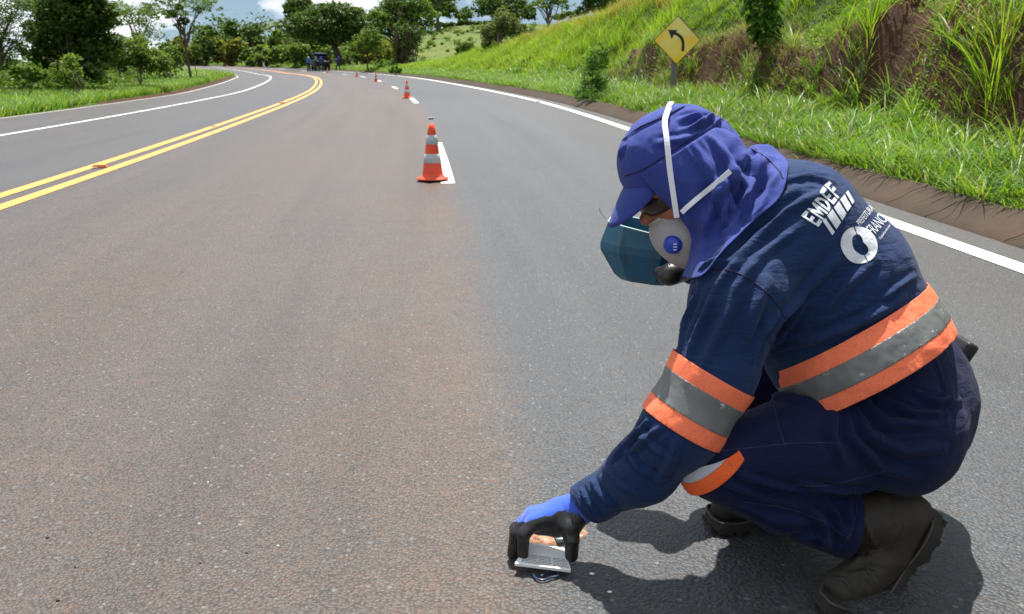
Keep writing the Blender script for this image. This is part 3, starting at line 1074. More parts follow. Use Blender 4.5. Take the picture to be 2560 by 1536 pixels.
M_FAR_BLUE = material('blue_work_shirt', (.018, .035, .10), .85)
M_FAR_LIGHT = material('light_blue_shirt', (.03, .09, .22), .85)
M_FAR_CAP = material('blue_cap_cloth', (.02, .04, .22), .85)
M_FAR_WHITE = material('pale_hood_cloth', (.40, .45, .55), .85)
M_FAR_PANTS = material('dark_trousers_cloth', (.014, .015, .035), .9)
M_FAR_SKIN = material('brown_skin', (.20, .09, .05), .6)
M_FAR_BOOT = material('dusty_boots', (.10, .05, .035), .85)


def small_person(px, yv, label, pose, shirt_m, cap_m, rz=0.0, sc=1.0):
    g0 = at_ground(px, yv); s, o = xy_to_so(g0[0], g0[1]); g0[2] = float(so_to_xyz(s, min(o, 6.8))[2]) + .004
    root = tag(empty('person', g0, rz), label, 'person')
    J = {k: np.array(v, float) * sc for k, v in pose.items()}
    S = Solid((-.9, -.7, -.05), (.9, .7, 2.0), .03)
    S.ell(J['head'], np.eye(3), (.085, .10, .12), .03)
    S.chain([J['head'], J['neck'], J['chest'], J['hip']], [.05, .06, .12, .12], .05)
    for a in 'lr':
        S.chain([J[a + 'hip'], J[a + 'knee'], J[a + 'ankle']], [.075, .055, .04], .04)
        S.chain([J[a + 'sh'], J[a + 'elb'], J[a + 'hand']], [.05, .04, .035], .03)
        S.cone(J[a + 'ankle'] + A3_(0, 0, -.05), J[a + 'ankle'] + A3_(0, -.14, -.06), .04, .035, .03)
    v, q = S.mesh(1); local_obj('body', v, q, M_FAR_SKIN, root, True)
    S = Solid((-.9, -.7, -.05), (.9, .7, 2.0), .03)
    S.chain([J['neck'], J['chest'], J['hip']], [.08, .16, .145], .06, ((1, 0, 0), 1.2))
    for a in 'lr': S.chain([J['neck'], J[a + 'sh'], J[a + 'elb'], J[a + 'hand'] * .85 + J[a + 'elb'] * .15], [.09, .085, .065, .055], .04)
    v, q = S.mesh(1); local_obj('shirt', v, q, shirt_m, root, True)
    S = Solid((-.9, -.7, -.05), (.9, .7, 2.0), .03)
    for a in 'lr': S.chain([J['hip'], J[a + 'hip'], J[a + 'knee'], J[a + 'ankle']], [.14, .11, .085, .07], .04)
    v, q = S.mesh(1); local_obj('trousers', v, q, M_FAR_PANTS, root, True)
    S = Solid((-.9, -.7, -.05), (.9, .7, 2.0), .025)
    S.ell(J['head'] + A3_(0, 0, .035), np.eye(3), (.11, .125, .12), .02); S.cone(J['head'] + A3_(0, .05, -.05), J['neck'] + A3_(0, .03, 0), .09, .10, .03)
    v, q = S.mesh(1); local_obj('cap', v, q, cap_m, root, True)
    for a in 'lr':
        S = Solid(J[a + 'ankle'] - .3, J[a + 'ankle'] + .3, .02)
        S.cone(J[a + 'ankle'] + A3_(0, .03, -.03), J[a + 'ankle'] + A3_(0, -.18, -.045), .055, .045, .02); S.cone(J[a + 'ankle'], J[a + 'ankle'] + A3_(0, .02, .1), .06, .06, .02)
        v, q = S.mesh(1); v[:, 2] = np.maximum(v[:, 2], .0); local_obj('boot', v, q, M_FAR_BOOT, root, True)
    return root
stand = dict(head=(0, -.03, 1.56), neck=(0, 0, 1.42), chest=(0, 0, 1.22), hip=(0, 0, .92), lhip=(-.10, 0, .86), rhip=(.10, 0, .86), lknee=(-.12, -.04, .48), rknee=(.12, -.02, .48), lankle=(-.13, 0, .10), rankle=(.13, .04, .10),
             lsh=(-.20, 0, 1.36), rsh=(.20, 0, 1.36), lelb=(-.26, -.02, 1.08), relb=(.26, -.02, 1.08), lhand=(-.2, -.22, .98), rhand=(.22, -.2, .95))
walk = dict(stand, lknee=(-.16, -.16, .5), rknee=(.16, .10, .48), lankle=(-.20, -.12, .10), rankle=(.24, .22, .10), lhand=(-.05, -.30, 1.05), rhand=(.10, -.30, 1.02), head=(0, -.08, 1.55))
bend = dict(head=(.10, -.05, 1.50), neck=(.02, 0, 1.38), chest=(-.12, 0, 1.22), hip=(.02, .05, .95), lhip=(-.06, .05, .88), rhip=(.10, .05, .88), lknee=(-.20, 0, .48), rknee=(.16, .0, .48), lankle=(-.26, .0, .10), rankle=(.22, 0, .10),
            lsh=(-.18, -.05, 1.30), rsh=(.14, .05, 1.32), lelb=(-.45, -.08, 1.16), relb=(-.10, -.12, 1.08), lhand=(-.66, -.10, 1.06), rhand=(-.38, -.15, 1.02))
small_person(772.5, 115.5, 'person in a light blue shirt and pale hood at the left of the truck', stand, M_FAR_LIGHT, M_FAR_WHITE, .5)
small_person(803.5, 114.5, 'person in blue cap and dark trousers standing behind the truck bed', walk, M_FAR_BLUE, M_FAR_CAP, math.pi)
small_person(846, 115.0, 'person in blue reaching towards the truck from its right side', bend, M_FAR_BLUE, M_FAR_CAP, .1)

# ------------------------------------------------------------------ small things on the asphalt
M_TAR = material('tar_black', (.012, .012, .014), .6)
def pebble(px, py, r, mat, name, label, cat, group=None, flat=.6):
    q = on_road(px, py)
    bm = bmesh.new(); bmesh.ops.create_icosphere(bm, subdivisions=2, radius=1)
    for v in bm.verts:
        v.co *= 1 + .28 * mnoise.noise(v.co * 1.6 + Vector(q) * 30)
        v.co = Vector((v.co.x * r, v.co.y * r * .75, v.co.z * r * flat)) + Vector(q) + Vector((0, 0, r * flat * .75))
    o = bm_obj(name, bm, mat, None, True)
    return tag(o, label, cat, group)
for px, py, r, t_ in ((119, 1346, .004, 'round black tar crumb, the upper one near the lower left corner'), (145, 1503, .004, 'black tar crumb lowest in the lower left corner'), (188, 1419, .0026, 'tiny black tar crumb between two larger ones at lower left'), (501, 1409, .0025, 'tiny black tar crumb on the brown lane left of centre'), (617, 1384, .0030, 'small dark tar crumb, the rightmost on the brown lane')):
    pebble(px, py, r, M_TAR, 'tar_crumb', t_, 'debris', 'tar crumbs on the lane')
M_QUARTZ = material('quartz_grain', (.75, .75, .72), .15, .9)
for px, py, r, t_ in ((498, 1310, .0032, 'bright quartz chip on the brown lane at lower left'), (520, 1206, .0025, 'small bright quartz chip above the others on the brown lane'), (695, 1365, .003, 'bright quartz chip on the brown lane left of the hand'), (1524, 1481, .005, 'pale stone chip between the two shadows below the forearm'), (1480, 1436, .006, 'flat pale stone chip right of the marker')):
    pebble(px, py, r, M_QUARTZ, 'quartz_grain', t_, 'stone', 'quartz chips in the asphalt', .3)
# old adhesive scar under the hand, and resin
def _glue(nt, b):
    pos = objvec(nt)
    n1 = noise(nt, 60.0, 5, .7, pos)
    nt.links.new(ramp(nt, n1, [(.3, (.05, .03, .02)), (.45, (.24, .10, .045)), (.58, (.30, .19, .12)), (.68, (.48, .40, .30))]), b.inputs['Base Color'])
    bump(nt, b, n1, .7, .006)
M_GLUE = material('old_adhesive', rough=.8, build=_glue)
c0 = on_road(1378, 1318)
V = [(c0[0], c0[1], .006)]; n = 40
for i in range(n):
    a = 2 * math.pi * i / n
    r = 1 + .22 * mnoise.noise(Vector((math.cos(a) * 2, math.sin(a) * 2, 3.3))) + .10 * mnoise.noise(Vector((math.cos(a) * 7, math.sin(a) * 7, 1.3)))
    V.append((c0[0] + .078 * r * math.cos(a), c0[1] + .088 * r * math.sin(a), .0035))
    V.append((c0[0] + .086 * r * math.cos(a), c0[1] + .096 * r * math.sin(a), -.002))
F = [(0, 1 + 2 * i, 1 + 2 * ((i + 1) % n)) for i in range(n)] + [(1 + 2 * i, 2 + 2 * i, 2 + 2 * ((i + 1) % n), 1 + 2 * ((i + 1) % n)) for i in range(n)]
tag(mesh_obj('adhesive_scar', V, F, M_GLUE), 'orange-brown scar of old adhesive on the asphalt under the gloved hand', 'adhesive patch')
M_RESIN = material('dark_blue_resin', (.012, .035, .075), .25, .7)
M_RESIN_L = material('pale_blue_resin', (.22, .34, .40), .4)
pts = [on_road(x, y) + np.array([0, 0, .006]) for x, y in ((1331, 1440), (1340, 1452), (1358, 1457), (1380, 1450), (1395, 1446), (1384, 1434), (1365, 1440), (1352, 1448))]
tag(MB().tube(catmull(pts, 30), .0026, 8).obj('resin_bead', M_RESIN, None, True), 'glossy dark blue bead of resin under the marker', 'resin')
o = MB().box(on_road(1403, 1352) + np.array([0, 0, .01]), (.028, .04, .012), Matrix.Rotation(.2, 3, 'Z')).obj('resin_lump', M_RESIN_L)
md = o.modifiers.new('soft edge', 'BEVEL'); md.width = .004; md.segments = 2
tag(o, 'pale blue lump of resin behind the marker, beside the thumb', 'resin')
# ------------------------------------------------------------------ materials of the worker
def _cloth(c, c2, scale=900.0, rot=None, b_s=.25, dirt=None):
    def f(nt, b):
        pos = objvec(nt)
        n1 = noise(nt, 7.0, 5, .6, pos)
        col = mixc(nt, n1, c, c2)
        if dirt:
            col = mixc(nt, ramp(nt, noise(nt, 22.0, 5, .7, pos), [(.60, 0), (.74, .6)]), col, dirt)
        w = N(nt, 'ShaderNodeTexWave', i_Scale=scale * .35, i_Distortion=.4, wave_type='BANDS', bands_direction='X')
        nt.links.new(pos, w.inputs['Vector'])
        col = mixc(nt, 1.0, col, ramp(nt, noise(nt, 420.0, 2, .5, pos), [(.3, .86), (.7, 1.14)]), 'MULTIPLY')
        nt.links.new(col, b.inputs['Base Color'])
        h = mth(nt, 'ADD', mth(nt, 'MULTIPLY', noise(nt, 900.0, 1, .5, pos), .12), mth(nt, 'MULTIPLY', noise(nt, 26.0, 4, .55, pos, .6), 1.0))
        if rot:
            mp = N(nt, 'ShaderNodeMapping'); mp.inputs['Rotation'].default_value = (0, rot, 0); mp.inputs['Scale'].default_value = (5.5, 9, 30)
            nt.links.new(pos, mp.inputs['Vector'])
            wr_ = noise(nt, 1.0, 5, .55, mp.outputs[0], .9)
            wr_ = mth(nt, 'SUBTRACT', 1.0, mth(nt, 'ABSOLUTE', mth(nt, 'MULTIPLY', mth(nt, 'SUBTRACT', wr_, .5), 5.0)))
            h = mth(nt, 'ADD', h, mth(nt, 'MULTIPLY', wr_, .55))
        bump(nt, b, h, b_s, .012)
    return f
M_SHIRT = material('navy_jersey', rough=.85, spec=.25, build=_cloth((.0052, .0190, .070), (.0088, .0300, .098), rot=-.85, b_s=.42), **{'Sheen Weight': .06, 'Sheen Roughness': .5})
M_PANTS = material('dark_blue_twill', rough=.85, spec=.2, build=_cloth((.0032, .0064, .032), (.0056, .0098, .046), rot=.35, b_s=.40), **{'Sheen Weight': .04})
M_CAP = material('violet_blue_cotton', rough=.8, spec=.2, build=_cloth((.023, .042, .20), (.037, .056, .25)), **{'Sheen Weight': .08})
M_ORANGE = material('orange_tape', rough=.7, spec=.3, build=_cloth((.86, .17, .075), (.92, .215, .10), b_s=.35, dirt=(.45, .09, .04)))
M_ORANGE_DIRTY = material('dirty_orange_tape', rough=.75, spec=.3, build=_cloth((.72, .10, .02), (.82, .14, .03), b_s=.35, dirt=(.25, .05, .02)))


def _retro(nt, b):
    pos = objvec(nt)
    n1 = noise(nt, 9.0, 5, .65, pos); n2 = noise(nt, 34.0, 5, .75, pos)
    col = mixc(nt, n1, (.085, .092, .088), (.17, .175, .17))
    col = mixc(nt, ramp(nt, n2, [(.64, 0), (.66, .8)]), col, (.50, .50, .50))
    nt.links.new(col, b.inputs['Base Color'])
    bump(nt, b, n1, .25, .01)
M_RETRO = material('grey_retroreflective_tape', rough=.5, spec=.6, build=_retro)
M_RETRO_PALE = material('pale_reflective_tape', (.40, .41, .45), .5)


def _skin(nt, b):
    pos = objvec(nt)
    n1 = noise(nt, 30.0, 5, .6, pos)
    nt.links.new(mixc(nt, n1, (.30, .115, .055), (.42, .17, .085)), b.inputs['Base Color'])
    bump(nt, b, noise(nt, 400.0, 3, .6, pos), .2, .002)
M_SKIN = material('skin', rough=.5, spec=.4, build=_skin, **{'Subsurface Weight': .08, 'Subsurface Radius': (.01, .004, .002)})


def _mask(nt, b):
    pos = objvec(nt)
    nt.links.new(mixc(nt, noise(nt, 60.0, 5, .7, pos), (.33, .32, .33), (.45, .44, .45)), b.inputs['Base Color'])
    bump(nt, b, noise(nt, 260.0, 3, .7, pos), .35, .003)
M_MASK = material('grey_felt', rough=.95, spec=.1, build=_mask)
M_STRAP = material('white_elastic', (.74, .75, .80), .75)
M_VALVE = material('blue_valve_plastic', (.015, .055, .42), .35)
M_METAL = material('pale_nose_clip', (.62, .60, .54), .45)
M_LENS = material('smoked_lens', (.030, .024, .018), .22, .5)
M_FRAME = material('black_plastic', (.012, .012, .014), .4)
M_GLOVE_BLUE = material('blue_knit', rough=.85, spec=.2, build=_cloth((.030, .085, .46), (.045, .115, .56), b_s=.3), **{'Sheen Weight': .3})


def _latex(nt, b):
    pos = objvec(nt)
    n1 = noise(nt, 45.0, 4, .6, pos)
    nt.links.new(mixc(nt, ramp(nt, n1, [(.5, 0), (.75, .6)]), (.010, .010, .011), (.07, .055, .04)), b.inputs['Base Color'])
    w = N(nt, 'ShaderNodeTexWave', i_Scale=58.0, i_Distortion=.8, wave_type='BANDS', bands_direction='X')
    nt.links.new(pos, w.inputs['Vector'])
    bump(nt, b, mth(nt, 'ADD', mth(nt, 'MULTIPLY', w.outputs['Fac'], .25), n1), .5, .0022)
M_LATEX = material('black_latex', rough=.38, spec=.5, build=_latex)


def _leather(nt, b):
    pos = objvec(nt)
    n1 = noise(nt, 14.0, 5, .65, pos)
    col = mixc(nt, n1, (.012, .011, .009), (.045, .037, .028))
    col = mixc(nt, ramp(nt, noise(nt, 5.0, 4, .6, pos), [(.5, 0), (.66, .8)]), col, (.080, .044, .022))
    nt.links.new(col, b.inputs['Base Color'])
    bump(nt, b, mth(nt, 'ADD', n1, mth(nt, 'MULTIPLY', noise(nt, 160.0, 4, .7, pos), .4)), .5, .005)
M_LEATHER = material('worn_black_leather', rough=.7, spec=.35, build=_leather)
M_SOLE = material('black_rubber', rough=.8, spec=.3, build=lambda nt, b: (nt.links.new(mixc(nt, noise(nt, 18.0, 5, .7, objvec(nt)), (.012, .011, .010), (.045, .037, .030)), b.inputs['Base Color']), bump(nt, b, noise(nt, 90.0, 4, .7, objvec(nt)), .5, .004)))
M_WELT = material('boot_welt', (.045, .038, .030), .7)
M_PRINT = material('white_shirt_print', (.60, .63, .67), .6, build=lambda nt, b: nt.links.new(ramp(nt, noise(nt, 150.0, 4, .7, objvec(nt)), [(.32, (.42, .46, .52)), (.46, (.66, .69, .73))]), b.inputs['Base Color']))
M_THREAD = material('seam_thread', (.012, .012, .05), .9)
M_THREAD_PALE = material('pale_thread', (.028, .028, .085), .9)

def A3(*v): return np.array(v, float)
def unit(v): v = np.array(v, float); return v / np.linalg.norm(v)
YAX = (0, 1, 0)

# ------------------------------------------------------------------ the worker
worker = tag(empty('person', (.62, 1.9, 0)), 'road worker crouching in navy shirt, violet cap and respirator, pressing a marker onto the lane', 'person')

# head frame
HF = unit(A3(-.86, -.24, -.46))
HU = A3(-.45, 0, .88); HU = unit(HU - HF * (HU @ HF))
HS = np.cross(HF, HU)                       # towards the camera's side or away
if HS[1] > 0: HS = -HS                      # HS points to the near side
HC = P(1700, 428, 1.955)
def hd(f, u, s=0.0): return HC + HF * f + HU * u + HS * s
HR = np.stack([HF, HU, HS])

ARM = [P(1850, 738, 1.765), P(1784, 935, 1.735), P(1703, 1070, 1.72), P(1606, 1178, 1.775), P(1470, 1260, 1.84)]
FARM = [P(1935, 515, 2.10), P(1850, 690, 2.27), P(1735, 668, 2.17)]
N_KNEE, N_ANK, N_HIP = P(1795, 1152, 1.745), P(2125, 1312, 1.785), P(2255, 1078, 1.82)
F_KNEE, F_ANK, F_HIP = P(1810, 945, 2.13), P(1945, 1225, 2.14), P(2275, 985, 2.10)

# body: one continuous figure under the clothes
b = Solid((-.15, 1.45, -.02), (1.15, 2.5, 1.08), .006)
b.ell(hd(-.004, .008), HR, (.098, .105, .077), .02)
b.ell(hd(.036, -.072), HR, (.060, .058, .056), .03)
b.cone(hd(.09, -.03), hd(.112, -.052), .010, .014, .015)               # nose
b.cone(hd(.075, -.002, .045), hd(.075, -.002, -.045), .018, .018, .02)   # brow
for sg in (1, -1):
    b.ell(hd(-.005, -.03, .078 * sg), HR, (.018, .030, .010), .01)       # ears
    b.cone(hd(.062, -.055, .038 * sg), hd(.03, -.06, .052 * sg), .022, .022, .02)  # cheeks
b.cone(hd(.082, -.085, .02), hd(.082, -.085, -.02), .010, .010, .012)    # lips
b.chain([hd(-.02, -.05), P(1830, 500, 1.96), P(1930, 570, 1.95)], [.058, .060, .09], .03)
b.chain([P(1950, 590, 1.93), P(2100, 715, 1.95), P(2165, 860, 1.95), P(2255, 1000, 1.95)], [.112, .108, .105, .105], .04, (YAX, 1.2))
b.cone(P(1950, 590, 1.93), ARM[0], .08, .062, .03)
b.cone(P(1950, 590, 1.93), FARM[0], .08, .06, .03)
b.chain(ARM, [.060, .046, .042, .038, .028], .02)
b.chain(FARM, [.058, .042, .028], .02)
b.chain([N_HIP, N_KNEE, N_ANK], [.095, .055, .036], .02)
b.chain([F_HIP, F_KNEE, F_ANK], [.095, .055, .036], .02)
HANDS = []
W = P(1447, 1272, 1.845)
FING = {  # knuckle, middle joint, tip, radii
    'index': [P(1338, 1306, 1.826), P(1309, 1336, 1.815), P(1307, 1386, 1.818)],
    'middle': [P(1330, 1294, 1.848), P(1291, 1332, 1.842), P(1282, 1385, 1.845)],
    'ring': [P(1331, 1286, 1.872), P(1290, 1322, 1.872), P(1284, 1372, 1.87)],
    'little': [P(1338, 1284, 1.893), P(1303, 1318, 1.896), P(1300, 1352, 1.892)],
}
def hand(S, grow=0.0, k=.006):
    S.chain([P(1348, 1312, 1.845), P(1395, 1312, 1.84), P(1428, 1308, 1.835)], [.021 + grow, .0235 + grow, .023 + grow], .012)
    for nme, q in FING.items():
        r = {'index': .0125, 'middle': .0130, 'ring': .012, 'little': .0105}[nme] + grow
        S.cone(W, q[0], .022 + grow, r + .0045, .012)
        S.chain([q[0], q[1], q[2]], [r + .002, r, r * .86], k)
    S.cone(W + A3(0, 0, -.006), P(1425, 1318, 1.815), .024 + grow, .021 + grow, .014)
    S.chain([P(1425, 1318, 1.815), P(1429, 1350, 1.803), P(1429, 1389, 1.812)], [.0195 + grow, .0150 + grow, .0128 + grow], k)
hand(b, -.0025)
W2 = FARM[2]
def hand2(S, grow=0.0):
    for i in range(4):
        a = P(1690 - i * 1, 680 - i * 9, 2.12 + i * .02)
        m = P(1662 - i * 2, 693 - i * 8, 2.10 + i * .03)
        t = P(1645, 680 - i * 6, 2.12 + i * .03)
        S.cone(W2, a, .026 + grow, .014 + grow, .012)
        S.chain([a, m, t], [.0125 + grow, .0115 + grow, .010 + grow], .006)
    S.chain([W2, P(1700, 640, 2.12), P(1672, 628, 2.13)], [.022 + grow, .015 + grow, .012 + grow], .01)
hand2(b, -.0025)
V, Q = b.mesh(2)
BODY = bvh(V, Q)
mesh_obj('body', V, Q, M_SKIN, worker, True)

# shirt ------------------------------------------------------------
s_ = Solid((.0, 1.5, .0), (1.1, 2.45, 1.05), .0042)
s_.chain([P(1885, 520, 1.955), P(1962, 572, 1.935), P(2090, 700, 1.935), P(2165, 862, 1.92), P(2180, 940, 1.91)], [.095, .140, .144, .152, .150], .05, (YAX, 1.22))
s_.cone(P(2060, 790, 1.89), P(2140, 905, 1.875), .125, .150, .05, (YAX, 1.15))
s_.cone(P(1962, 590, 1.90), ARM[0], .115, .088, .05)
s_.cone(P(1950, 560, 1.96), FARM[0], .10, .078, .04)
s_.cone(P(1890, 560, 1.93), P(2060, 860, 1.90), .10, .13, .05)
s_.chain(ARM, [.092, .0775, .0745, .065, .042], .03)
s_.chain([P(1505, 1240, 1.828), P(1455, 1266, 1.838)], [.050, .046], .01)
s_.chain(FARM, [.080, .062, .042], .02)
BN = unit(A3(.53, -.32, -.85))               # down the trunk, square to the waist band
AN = unit(A3(-.40, 0, -.92))                # down the sleeve, square to its band
# hem of the shirt: trunk only (keep the arm)
hemp = P(2140, 802, 1.95) + BN * .088
g = [s_.lo[i] + s_.h * np.arange(s_.n[i], dtype=np.float32) for i in range(3)]
dpl = (g[0][:, None, None] - hemp[0]) * BN[0] + (g[1][None, :, None] - hemp[1]) * BN[1] + (g[2][None, None, :] - hemp[2]) * BN[2]
armd = np.full(s_.F.shape, 1.0, np.float32)
tmp = Solid(s_.lo, s_.lo + s_.h * (s_.n - 1), s_.h); tmp.F = armd
tmp.chain(ARM, [.10, .10, .095, .09, .07], .02)
keep_arm = tmp.F < 0
s_.F = np.where(keep_arm, s_.F, np.maximum(s_.F, dpl)).astype(np.float32)
del dpl, armd, keep_arm, tmp
# the sleeve ends at the wrist
cn = unit(P(1408, 1308, 1.845) - P(1520, 1215, 1.83)); pc = P(1461, 1262, 1.84)
g = [s_.lo[i] + s_.h * np.arange(s_.n[i], dtype=np.float32) for i in range(3)]
dp = (g[0][:, None, None] - pc[0]) * cn[0] + (g[1][None, :, None] - pc[1]) * cn[1] + (g[2][None, None, :] - pc[2]) * cn[2]
dist = np.sqrt((g[0][:, None, None] - pc[0]) ** 2 + (g[1][None, :, None] - pc[1]) ** 2 + (g[2][None, None, :] - pc[2]) ** 2)
s_.F = np.where(dist < .12, np.maximum(s_.F, dp), s_.F).astype(np.float32)
V, Q = s_.mesh(3)
FOLD_H, FOLD_W = 2.1, .72
F_ = []
def fl(pts, h=6, w=11): F_.append(([A3(*p) for p in pts], h * FOLD_H / 1000, w * FOLD_W / 1000))
# tension folds between shoulder blade, armpit and waist
fl([(1990, 470), (1900, 540), (1800, 640), (1745, 700)], 7, 14)
fl([(2080, 470), (1960, 530), (1850, 640), (1790, 720)], 6, 13)
fl([(2010, 560), (1900, 640), (1820, 740)], 5, 13)
fl([(1840, 640), (1790, 660), (1740, 690)], 5, 9)
fl([(1960, 450), (2020, 440), (2090, 455)], 4, 12)
fl([(2100, 640), (2000, 740), (1930, 830)], 6, 15)
fl([(2190, 650), (2110, 720), (2040, 800)], 6, 14)
fl([(2260, 740), (2190, 790), (2090, 840), (1990, 870)], 6, 12)
fl([(2290, 690), (2240, 720), (2200, 760)], 5, 9)
fl([(2200, 770), (2120, 820), (2010, 850), (1930, 850)], 5, 10)
fl([(2130, 800), (2040, 850), (1930, 880)], 5, 9)
fl([(1950, 780), (1900, 840), (1880, 900)], 7, 12)
fl([(2010, 760), (1960, 830), (1925, 890)], 5, 10)
fl([(1920, 700), (1880, 790), (1870, 870)], 6, 16)
# sleeve
fl([(1745, 720), (1715, 800), (1700, 870)], 5, 9)
fl([(1780, 740), (1745, 830), (1720, 890)], 6, 11)
fl([(1850, 720), (1800, 830), (1760, 910)], 5, 14)
fl([(1620, 1050), (1580, 1100), (1530, 1150)], 6, 9)
fl([(1660, 1060), (1600, 1110), (1560, 1140)], 5, 10)
fl([(1600, 1075), (1640, 1120), (1690, 1150)], 6, 9)
fl([(1560, 1120), (1600, 1170), (1660, 1200)], 6, 9)
fl([(1510, 1165), (1550, 1210), (1600, 1240)], 5, 8)
fl([(1470, 1185), (1500, 1230), (1540, 1270)], 6, 8)
fl([(1445, 1205), (1470, 1250), (1505, 1295)], 5, 6)
fl([(1700, 1090), (1680, 1150), (1640, 1210)], 4, 12)
V = folds(V, Q, F_)
Nn = normals(V, Q)
V = V + Nn * (.0022 * fbm(V[:, 0] * 22, V[:, 1] * 22, V[:, 2] * 22, 3))[:, None]
shirtV, shirtQ = V, Q
SHIRT = bvh(V, Q)
shirt = mesh_obj('shirt', V, Q, M_SHIRT, worker, True)
shirt['label'] = 'navy long-sleeved work shirt with white print on the back'

def seam(name, pts, tree, r=.0016, mat=M_THREAD, parent=None, lift=.0005, n=None):
    out = []
    pts = catmull(pts, n or (len(pts) * 8))
    for p in pts:
        h = hit(tree, p[0], p[1], lift)
        if h is not None: out.append(h)
    if len(out) < 3: return None
    return MB().tube(out, r, 5).obj(name, mat, parent, True)

seam('seam', [(1742, 688), (1790, 672), (1860, 690), (1925, 740), (1965, 800), (1975, 850)], SHIRT, .0016, M_THREAD, shirt)
seam('seam', [(1436, 1222), (1444, 1252), (1466, 1285), (1500, 1312)], SHIRT, .0014, M_THREAD, shirt)

# trousers -----------------------------------------------------------
t_ = Solid((.25, 1.5, -.02), (1.2, 2.45, .75), .0045)
t_.chain([P(2140, 850, 1.940), P(2185, 915, 1.940), P(2240, 995, 1.95)], [.128, .137, .132], .04, (YAX, 1.1))
t_.cone(P(2262, 975, 1.95), P(2245, 1072, 1.83), .128, .128, .04)
t_.cone(P(2275, 1000, 1.95), F_HIP, .13, .12, .04)
t_.cone(P(2262, 950, 1.98), P(2270, 1060, 1.90), .118, .118, .04)
t_.chain([P(2245, 1090, 1.82), P(2020, 1105, 1.785), N_KNEE], [.120, .100, .076], .035)
t_.chain([N_KNEE + A3(0, 0, -.008), P(1955, 1248, 1.765), P(2110, 1308, 1.785)], [.074, .070, .0735], .012)
t_.chain([F_HIP, P(2030, 960, 2.12), F_KNEE], [.115, .10, .076], .03)
t_.chain([F_KNEE, F_ANK], [.072, .060], .02)
# cuff cut and hollow
cn = unit(P(2160, 1315, 1.785) - P(1990, 1280, 1.785))
d = cn
g = [t_.lo[i] + t_.h * np.arange(t_.n[i], dtype=np.float32) for i in range(3)]
pc = P(2122, 1315, 1.785)
X = np.stack(np.meshgrid(*g, indexing='ij'), -1)
dist = np.linalg.norm(X - pc, axis=-1)
dp = (X - pc) @ d
near = dist < .12
t_.F = np.where(near, np.maximum(t_.F, dp), t_.F).astype(np.float32)
del X, dist, dp, near
V, Q = t_.mesh(3)
F_ = []
fl([(2290, 985), (2350, 1010), (2400, 1000)], 7, 12)
fl([(2150, 1000), (2220, 1060), (2330, 1060)], 7, 13)
fl([(2130, 1010), (2170, 1090), (2260, 1130), (2360, 1120)], 7, 14)
fl([(2110, 1010), (2130, 1090), (2200, 1170), (2290, 1195)], 6, 14)
fl([(2090, 1010), (2080, 1090), (2110, 1160)], 6, 13)
fl([(2200, 1000), (2290, 1035), (2370, 1030)], 6, 10)
fl([(1990, 1205), (2080, 1222), (2180, 1225)], 6, 9)
fl([(1850, 1190), (1950, 1215), (2060, 1225)], 6, 9)
fl([(1790, 1200), (1900, 1240), (2000, 1270)], 5, 10)
fl([(1850, 1260), (1940, 1300), (2030, 1310)], 6, 11)
fl([(2010, 1260), (2060, 1310), (2070, 1370)], 8, 12)
fl([(2060, 1240), (2100, 1300), (2110, 1350)], 6, 10)
fl([(2120, 1240), (2125, 1300), (2115, 1350)], 7, 11)
fl([(1990, 1350), (2030, 1335), (2075, 1360)], 7, 11)
fl([(2340, 900), (2365, 980), (2370, 1060)], 2.5, 9)
fl([(1900, 1000), (1960, 990), (2050, 1010)], 4, 14)
V = folds(V, Q, F_)
Nn = normals(V, Q)
V = V + Nn * (.0022 * fbm(V[:, 0] * 17, V[:, 1] * 17, V[:, 2] * 17, 3))[:, None]
pantV, pantQ = V, Q
PANTS = bvh(V, Q)
pants = mesh_obj('trousers', V, Q, M_PANTS, worker, True)
for q in ([(1930, 985), (1945, 1060), (1965, 1120)], [(1800, 1128), (1900, 1117), (2000, 1108), (2095, 1108)],
          [(1985, 1212), (2060, 1215), (2150, 1195), (2210, 1178)], [(1860, 1255), (1960, 1270), (2050, 1300), (2110, 1340)]):
    seam('seam', q, PANTS, .0008, M_THREAD_PALE, pants)
seam('cuff_seam', [(2138, 1228), (2140, 1280), (2128, 1330), (2092, 1378)], PANTS, .0013, M_THREAD, pants)

# reflective bands ----------------------------------------------------
def bands(base, V, Q, p0, p1, n, keep, parts, thick=.0016, lift=.003, clip=None):
    for f0, f1, nme, mat, extra in parts:
        a, b2 = p0 + (p1 - p0) * f0, p0 + (p1 - p0) * f1
        bm = slab(V, Q, a, b2, n, lift + extra, keep, clip)
        o = bm_obj(nme, bm, mat, base, True, thick)

belt = empty('waist_band', (.8, 1.9, .4)); under(belt, worker)
bp0 = P(2140, 802, 1.95)
bp1 = bp0 + BN * .112
bkeep = lambda c: (c[:, 0] > .48) & (np.linalg.norm(c - A3(*bp0), axis=1) < .34)
BAND3 = [(0, .31, 'orange_strip', M_ORANGE, 0), (.30, .71, 'reflective_strip', M_RETRO, .0012), (.70, 1.0, 'orange_strip', M_ORANGE, 0)]
